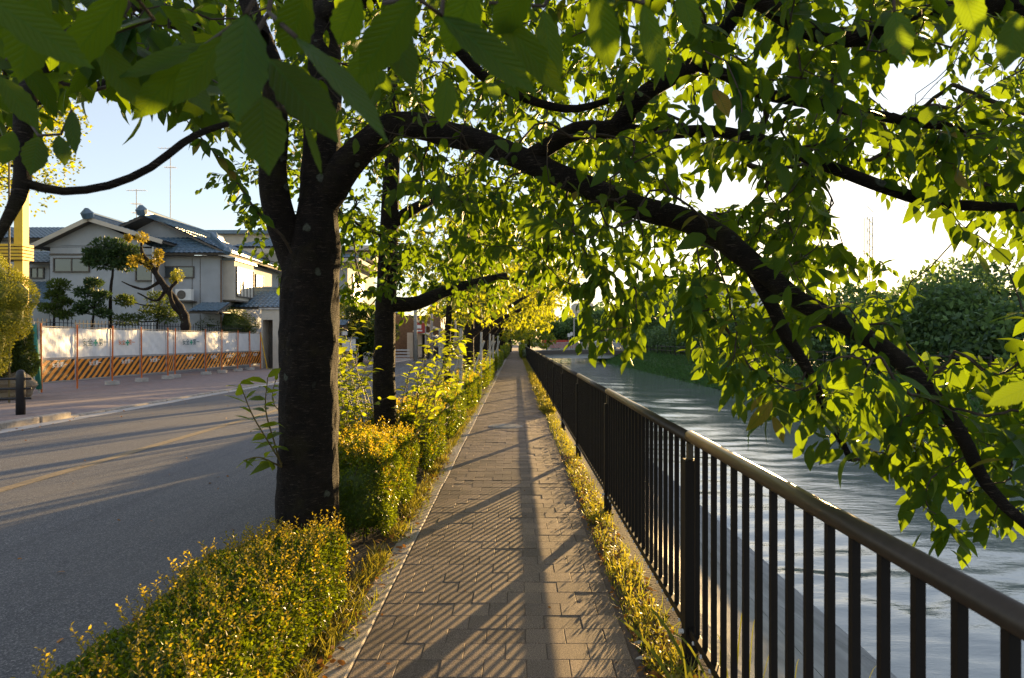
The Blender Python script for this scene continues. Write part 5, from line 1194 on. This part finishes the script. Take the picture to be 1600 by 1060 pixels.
# leafy weeds and litter
def scatter(name, m, n, xr, yr, L, zr, lbl, cat, flat=True, pw=1.4):
    x = rng.uniform(*xr, n); y = yr[0]+(yr[1]-yr[0])*rng.random(n)**pw; z = rng.uniform(*zr, n)
    d = rng.normal(0, 1, (n, 3)); d[:, 2] *= .25 if flat else .8
    o = leaf_obj(name, None, m, np.stack([x, y, z], -1), d, L*rng.uniform(.5, 1.3, n), L*.3, LT_LOW, .3, .45); tag(o, lbl, cat)
scatter('weed_leaves', M['weed'], 2000, (.60, .79), (2.6, 22), .028, (.005, .09), 'small leafy weeds along the foot of the railing', 'weeds', False)
scatter('fallen_leaves', M['litter'], 800, (.57, .80), (2.5, 9), .04, (.004, .03), 'orange and brown fallen leaves along the railing foot', 'leaves')
scatter('hedge_litter', M['litter'], 420, (-1.0, -.80), (2.6, 9), .035, (.006, .05), 'brown fallen leaves between hedge and kerb', 'leaves')
x = rng.uniform(-9.1, -1.8, 260); x = np.where(rng.random(260) < .5, rng.uniform(-9.2, -8.8, 260), x); y = 3+26*rng.random(260); d_ = rng.normal(0, 1, (260, 3)); d_[:, 2] *= .2
o = leaf_obj('road_litter', None, M['litter'], np.stack([x, y, np.full(260, -.088)], -1), d_, .045*rng.uniform(.4, 1.3, 260), .013, LT_LOW, .3, .4); tag(o, 'sparse dry leaves on the road and along its far gutter', 'leaves')
scatter('path_litter', M['litter'], 45, (-.74, .56), (2.6, 12), .022, (.002, .006), 'a few dry leaves scattered on the paving', 'leaves', True, 1)
for k, (px, py) in enumerate([(1006, 1037), (1002, 1012)]):
    Y = CAM_H*F/(py-533); p = P(px, py, Y); V, T, uv = leaves_np(np.array([[p.x-.04, Y, .02]]), np.array([[1, .1, .12]]), .085, .02, LT_MID, .2, np.array([[0, 0, 1.]]))
    o = link('fallen_leaf', npmesh('fallen_leaf', V, T, uv), None, M['gutter']); tag(o, ['pale curled leaf lying in the weeds by the nearest railing post', 'smaller pale leaf just behind the curled one in the weeds'][k], 'leaf')
# tall grass clump near the first post
root = empty('grass_clump', (.8, 2.7, 0), 'clump of tall green blades by the nearest railing post', 'grass')
BL = [((1060, 1085), (958, 962), .012), ((1085, 1070), (1000, 935), .013), ((1110, 1075), (1045, 985), .008), ((1125, 1060), (1132, 880), .008), ((1150, 1065), (1163, 940), .007), ((1170, 1070), (1180, 965), .006), ((1100, 1085), (1010, 1040), .008), ((1040, 1090), (1005, 1062), .007), ((1140, 1080), (1120, 990), .006), ((1190, 1075), (1215, 1010), .005), ((1240, 1090), (1250, 1030), .006), ((1350, 1090), (1380, 1040), .007), ((1075, 1085), (1060, 1000), .007), ((1055, 1075), (1040, 1020), .006)]
for (a, b, wd) in BL:
    Y = 2.78+rng.uniform(-.12, .08); b0, t0 = np.array(P(a[0], a[1], Y)), np.array(P(b[0], b[1], Y-.15)); b0[2] = max(b0[2], 0) if b0[0] < .9 else b0[2]
    k_ = np.linspace(0, 1, 7)[:, None]; mid = b0+(t0-b0)*k_+np.array([0, 0, .05])*np.sin(k_*math.pi); wv = wd*1.9*np.sqrt(np.clip(1-k_**2, 0, 1))*.9; sdv = np.array([.75, .66, 0]) 
    V = np.concatenate([mid-sdv*wv*.5, mid+np.array([0, 0, -.001]), mid+sdv*wv*.5]); n_ = 7; T = [(i+q*n_, i+1+q*n_, i+1+(q+1)*n_, i+(q+1)*n_) for i in range(6) for q in range(2)]
    link('blade', npmesh('blade', V, T), root, M['grass'])

# ------------------------------------------------------------------ garden trees by the houses
def garden_pine(label, px, pybase, Y, pads, m, trunk, r0=.09, name='pine_tree', L=.16, n=420):
    tr = [P(*q, Y) for q in trunk]; root = empty(name, (tr[0].x, Y, 0), label, 'tree')
    c = smooth_pts([(*p, r0*(1-.7*i/len(tr))) for i, p in enumerate([Vector((tr[0].x, Y, 0))]+tr)], .2); V, T = tube_np(c[:, :3], c[:, 3], 10); link('trunk', npmesh('trunk', V, T), root, M['bark'])
    br = MB()
    for (x, y, rx, rz) in pads:
        q = P(x, y, Y+rng.uniform(-.6, .6)); i = int(np.argmin(np.linalg.norm(c[:, :3]-np.array(q), axis=1))); a = Vector(c[i, :3]); br.tube([a, a.lerp(q, .5)+Vector((0, 0, -.06)), q], [.04, .03, .015], 6)
    br.build('branch', M['bark'], root)
    for (x, y, rx, rz) in pads:
        q = np.array(P(x, y, Y)); s_ = Y/F; v = norm(rng.normal(0, 1, (n, 3)))*rng.random((n, 1))**.4; pos = q+v*np.array([rx*s_, rx*s_*.9, rz*s_]); d = v+rng.normal(0, .5, v.shape)+np.array([0, 0, .5])
        leaf_obj('foliage', root, m, pos, d, L*rng.uniform(.6, 1.3, n), L*.22, LT_TINY, .1, .9)
    return root
garden_pine('tall cloud pruned pine in front of the grey gable', 172, 500, 31, [(172, 383, 26, 9), (150, 396, 18, 6), (198, 392, 22, 8), (160, 412, 24, 7), (193, 415, 18, 6), (143, 408, 12, 5), (205, 404, 14, 6), (178, 400, 20, 6)], M['pine'], [(172, 500), (173, 450), (176, 425), (172, 395)], .1, L=.2, n=480)
garden_pine('short dark pine left of the tall pine', 145, 510, 30, [(146, 443, 13, 7), (132, 458, 15, 7), (158, 462, 13, 6), (142, 478, 22, 8), (126, 484, 12, 6), (160, 490, 14, 6)], M['pine'], [(144, 510), (148, 480), (146, 450)], .07)
garden_pine('small dark shrub tree at the left end of the gable', 88, 520, 30, [(92, 446, 15, 9), (86, 462, 14, 8), (100, 472, 12, 5), (78, 482, 16, 6), (98, 492, 14, 5)], M['garden_leaf'], [(83, 520), (86, 480), (92, 455)], .06)
garden_pine('low dark bushes behind the hoarding under the gnarled tree', 240, 520, 31, [(250, 470, 22, 14), (238, 490, 20, 12), (262, 494, 18, 12), (195, 470, 14, 8), (200, 500, 22, 8)], M['garden_leaf'], [(245, 520), (248, 490), (250, 470)], .05, name='shrub')
gt = P(288, 500, 30); root = empty('gnarled_tree', (gt.x, 30, 0), 'gnarled pollarded tree with bare thick limbs and orange tufts', 'tree')
for k, rows in enumerate([[(290, 530, 30, .22), (288, 495, 30, .19), (270, 465, 30, .16), (250, 438, 30, .13), (236, 415, 30, .11), (222, 395, 30, .07), (221, 380, 30, .05)], [(286, 492, 30, .12), (272, 480, 29.7, .10), (265, 455, 29.6, .08), (276, 440, 29.6, .06)], [(250, 440, 30, .08), (228, 452, 30, .06), (208, 448, 30, .045), (190, 440, 30, .02)], [(240, 420, 30, .07), (214, 408, 30, .05)], [(244, 425, 30, .06), (250, 405, 30.1, .05)], [(262, 450, 30, .1), (244, 470, 30, .05), (215, 458, 30, .03)]]):
    c = smooth_pts(ctl(rows), .12); V, T = tube_np(c[:, :3], c[:, 3]*(1+.12*np.sin(np.arange(len(c))*1.7)), 12); link('trunk' if k == 0 else 'branch', npmesh('limb', V, T), root, M['bark'])
for (x, y, s_, hi) in [(222, 372, 8, 0), (208, 408, 8, 1), (221, 405, 7, 1), (246, 404, 8, 1), (235, 415, 9, 1), (278, 430, 9, 0), (272, 437, 6, 0), (248, 396, 5, 1), (200, 372, 4, 0)]:
    n = 150; v = norm(rng.normal(0, 1, (n, 3)))*rng.random((n, 1))**.4; q = np.array(P(x, y, 30)); leaf_obj('leaf_tuft', root, M['orange_tuft'] if hi or x < 260 else M['topiary'], q+v*s_*30/F, v+rng.normal(0, .5, v.shape), .13, .035, LT_TINY, .1, .9)

# ------------------------------------------------------------------ larger trees: behind the row, far bank
def crown_tree(label, X, Y, ztop, r, m, n, L, zb=0, trunk_r=.2, low=.25, name='broadleaf_tree', group=None, ground=0.05, clumps=16):
    root = empty(name, (X, Y, ground), label, 'tree', group); zc0 = ground+(ztop-ground)*low; H = ztop-zc0
    mbv = MB(); mbv.tube([(X, Y, ground-.2), (X+.1, Y, zc0), (X-.05, Y+.1, zc0+H*.6)], [trunk_r, trunk_r*.8, trunk_r*.35], 8).build('trunk', M['bark'], root, True)
    br = MB(); pos_, d_ = [], []; cs = norm(rng.normal(0, 1, (clumps, 3)))
    for k in range(clumps):
        c = np.array([X, Y, zc0+H*.5])+cs[k]*np.array([r*.62, r*.62, H*.36]); rr = rng.uniform(.30, .48)*r; br.tube([(X, Y, zc0+H*.15), tuple((np.array([X, Y, zc0+H*.3])+c)/2), tuple(c)], [trunk_r*.4, trunk_r*.25, .03], 5)
        nn = n//clumps; v = norm(rng.normal(0, 1, (nn, 3))); v[:, 2] = np.where(rng.random(nn) < .6, np.abs(v[:, 2]), v[:, 2]); pos_.append(c+v*rr*(1-.35*rng.random((nn, 1))**1.5)*np.array([1, 1, .72])); d_.append(v+rng.normal(0, .6, v.shape))
    br.build('branch', M['bark'], root); pos_ = np.vstack(pos_); d_ = np.vstack(d_); pos_[:, 2] = np.minimum(pos_[:, 2], ztop+.3)
    leaf_obj('foliage', root, m, pos_, d_, L*rng.uniform(.6, 1.4, len(pos_)), L*.36, LT_TINY, .15, .9); return root
def zt(py, Y): return CAM_H-(py-533)*Y/F
BT = [(1030, 435, 100, 'tall dark tree at the far end of the bridge'), (985, 462, 112, 'tree behind the right end of the bridge'), (940, 490, 108, 'tree behind the middle of the bridge'), (905, 498, 118, 'tree behind the street lamp'), (872, 505, 112, 'rounded tree behind the left end of the bridge'),
      (1075, 460, 84, 'dark tree on the far bank past the bridge'), (1125, 486, 68, 'far bank tree overhanging the grassy slope'), (1170, 490, 55, 'low wide far bank tree behind the forked bough'), (1228, 486, 46, 'low far bank tree below the sun'), (1300, 470, 40, 'low rounded far bank tree right of the sun'),
      (1375, 452, 36, 'broad far bank tree beneath the crane'), (1455, 432, 33, 'leafy far bank tree with a high rounded top'), (1545, 415, 30, 'large far bank tree near the right edge'), (1640, 400, 28, 'large far bank tree cut by the right edge'), (1590, 440, 40, 'far bank tree behind the two at the right edge'), (1420, 470, 50, 'far bank tree in the second rank behind the broad one')]
for px, py, Y, lb in BT:
    X = (px-806)*Y/F; X = max(X, 17.0) if Y < 88 else X; z_ = zt(py, Y); r = min(5.5, max(2.6, z_*.75)) if Y > 60 else min(4.2, z_*.85)
    crown_tree(lb, X, Y, z_, r, M['far_green'], 5200, .16+.0028*Y, low=.06, clumps=20, ground=.05)
# trees at far left and by the street
crown_tree('sunlit tall tree at the upper left edge', P(-35, 0, 34).x, 34, zt(95, 34), 4.8, M['leaf_far'], 15000, .2, low=.52, trunk_r=.3, clumps=30, ground=0)
crown_tree('dark garden tree right of the timber gatehouse', P(562, 0, 46).x, 46, zt(472, 46), 1.9, M['garden_leaf'], 7000, .16, low=.1, ground=0)
crown_tree('sunlit shrub tree behind the gatehouse', P(545, 0, 50).x, 50, zt(466, 50), 1.6, M['topiary'], 5000, .16, low=.3, ground=0)
crown_tree('dark garden tree left of the second trunk', P(590, 0, 45).x, 45, zt(488, 45), 1.6, M['garden_leaf'], 5000, .16, low=.1, ground=0)
crown_tree('street tree beyond the far houses', P(705, 0, 80).x, 80, zt(470, 80), 4, M['garden_leaf'], 5000, .3, low=.2, ground=0)
crown_tree('street tree at the end of the road', P(760, 0, 120).x, 120, zt(478, 120), 7, M['far_green'], 5000, .5, low=.1, ground=0)
# wooded backdrop far away
n = 26000; x = rng.uniform(-140, 330, n); top = 9+4*np.sin(x*.06)+2*np.sin(x*.21+1)+1.2*np.sin(x*.63); 
pos_ = np.stack([x, rng.uniform(240, 275, n), top*rng.random(n)**.6], -1)
o = leaf_obj('distant_wood', None, M['far_green'], pos_, rng.normal(0, 1, (n, 3)), 1.5*rng.uniform(.6, 1.4, n), .7, LT_TINY, .1, .9); tag(o, 'distant line of dark trees on the horizon', 'trees')
n = 60000; y = 16+84*rng.random(n)**1.2; x = rng.normal(16.4, .55, n); hh = 3.3+.5*np.sin(y*.9)*np.sin(y*.37+1)+.3*np.sin(y*2.7+x)-2.2*np.clip((26-y)/8, 0, 1)-1.2*np.clip((y-62)/25, 0, 1); z = .05+np.abs(hh)*rng.random(n)**.7
o = leaf_obj('bank_shrubs', None, M['far_green'], np.stack([x, y, z], -1), rng.normal(0, 1, (n, 3))+np.array([-.3, 0, .6]), .24*rng.uniform(.6, 1.5, n), .085, LT_TINY, .2, .9); tag(o, 'dense dark shrubs along the top of the far bank', 'shrubs')
# grass on the far bank slope and its foot
n = 42000; t_ = rng.random(n); y = 12+110*rng.random(n)**1.3; x = 12.15+2.75*t_; z = -1.48+1.55*t_**.9
o = leaf_obj('bank_grass', None, M['bank_grass'], np.stack([x, y, z-.03], -1), np.stack([rng.normal(-.4, .5, n), rng.normal(0, .5, n), np.full(n, 1.)], -1), rng.uniform(.12, .42, n), .03, LT_TINY, .4, .9); tag(o, 'long green grass covering the far river bank', 'grass')
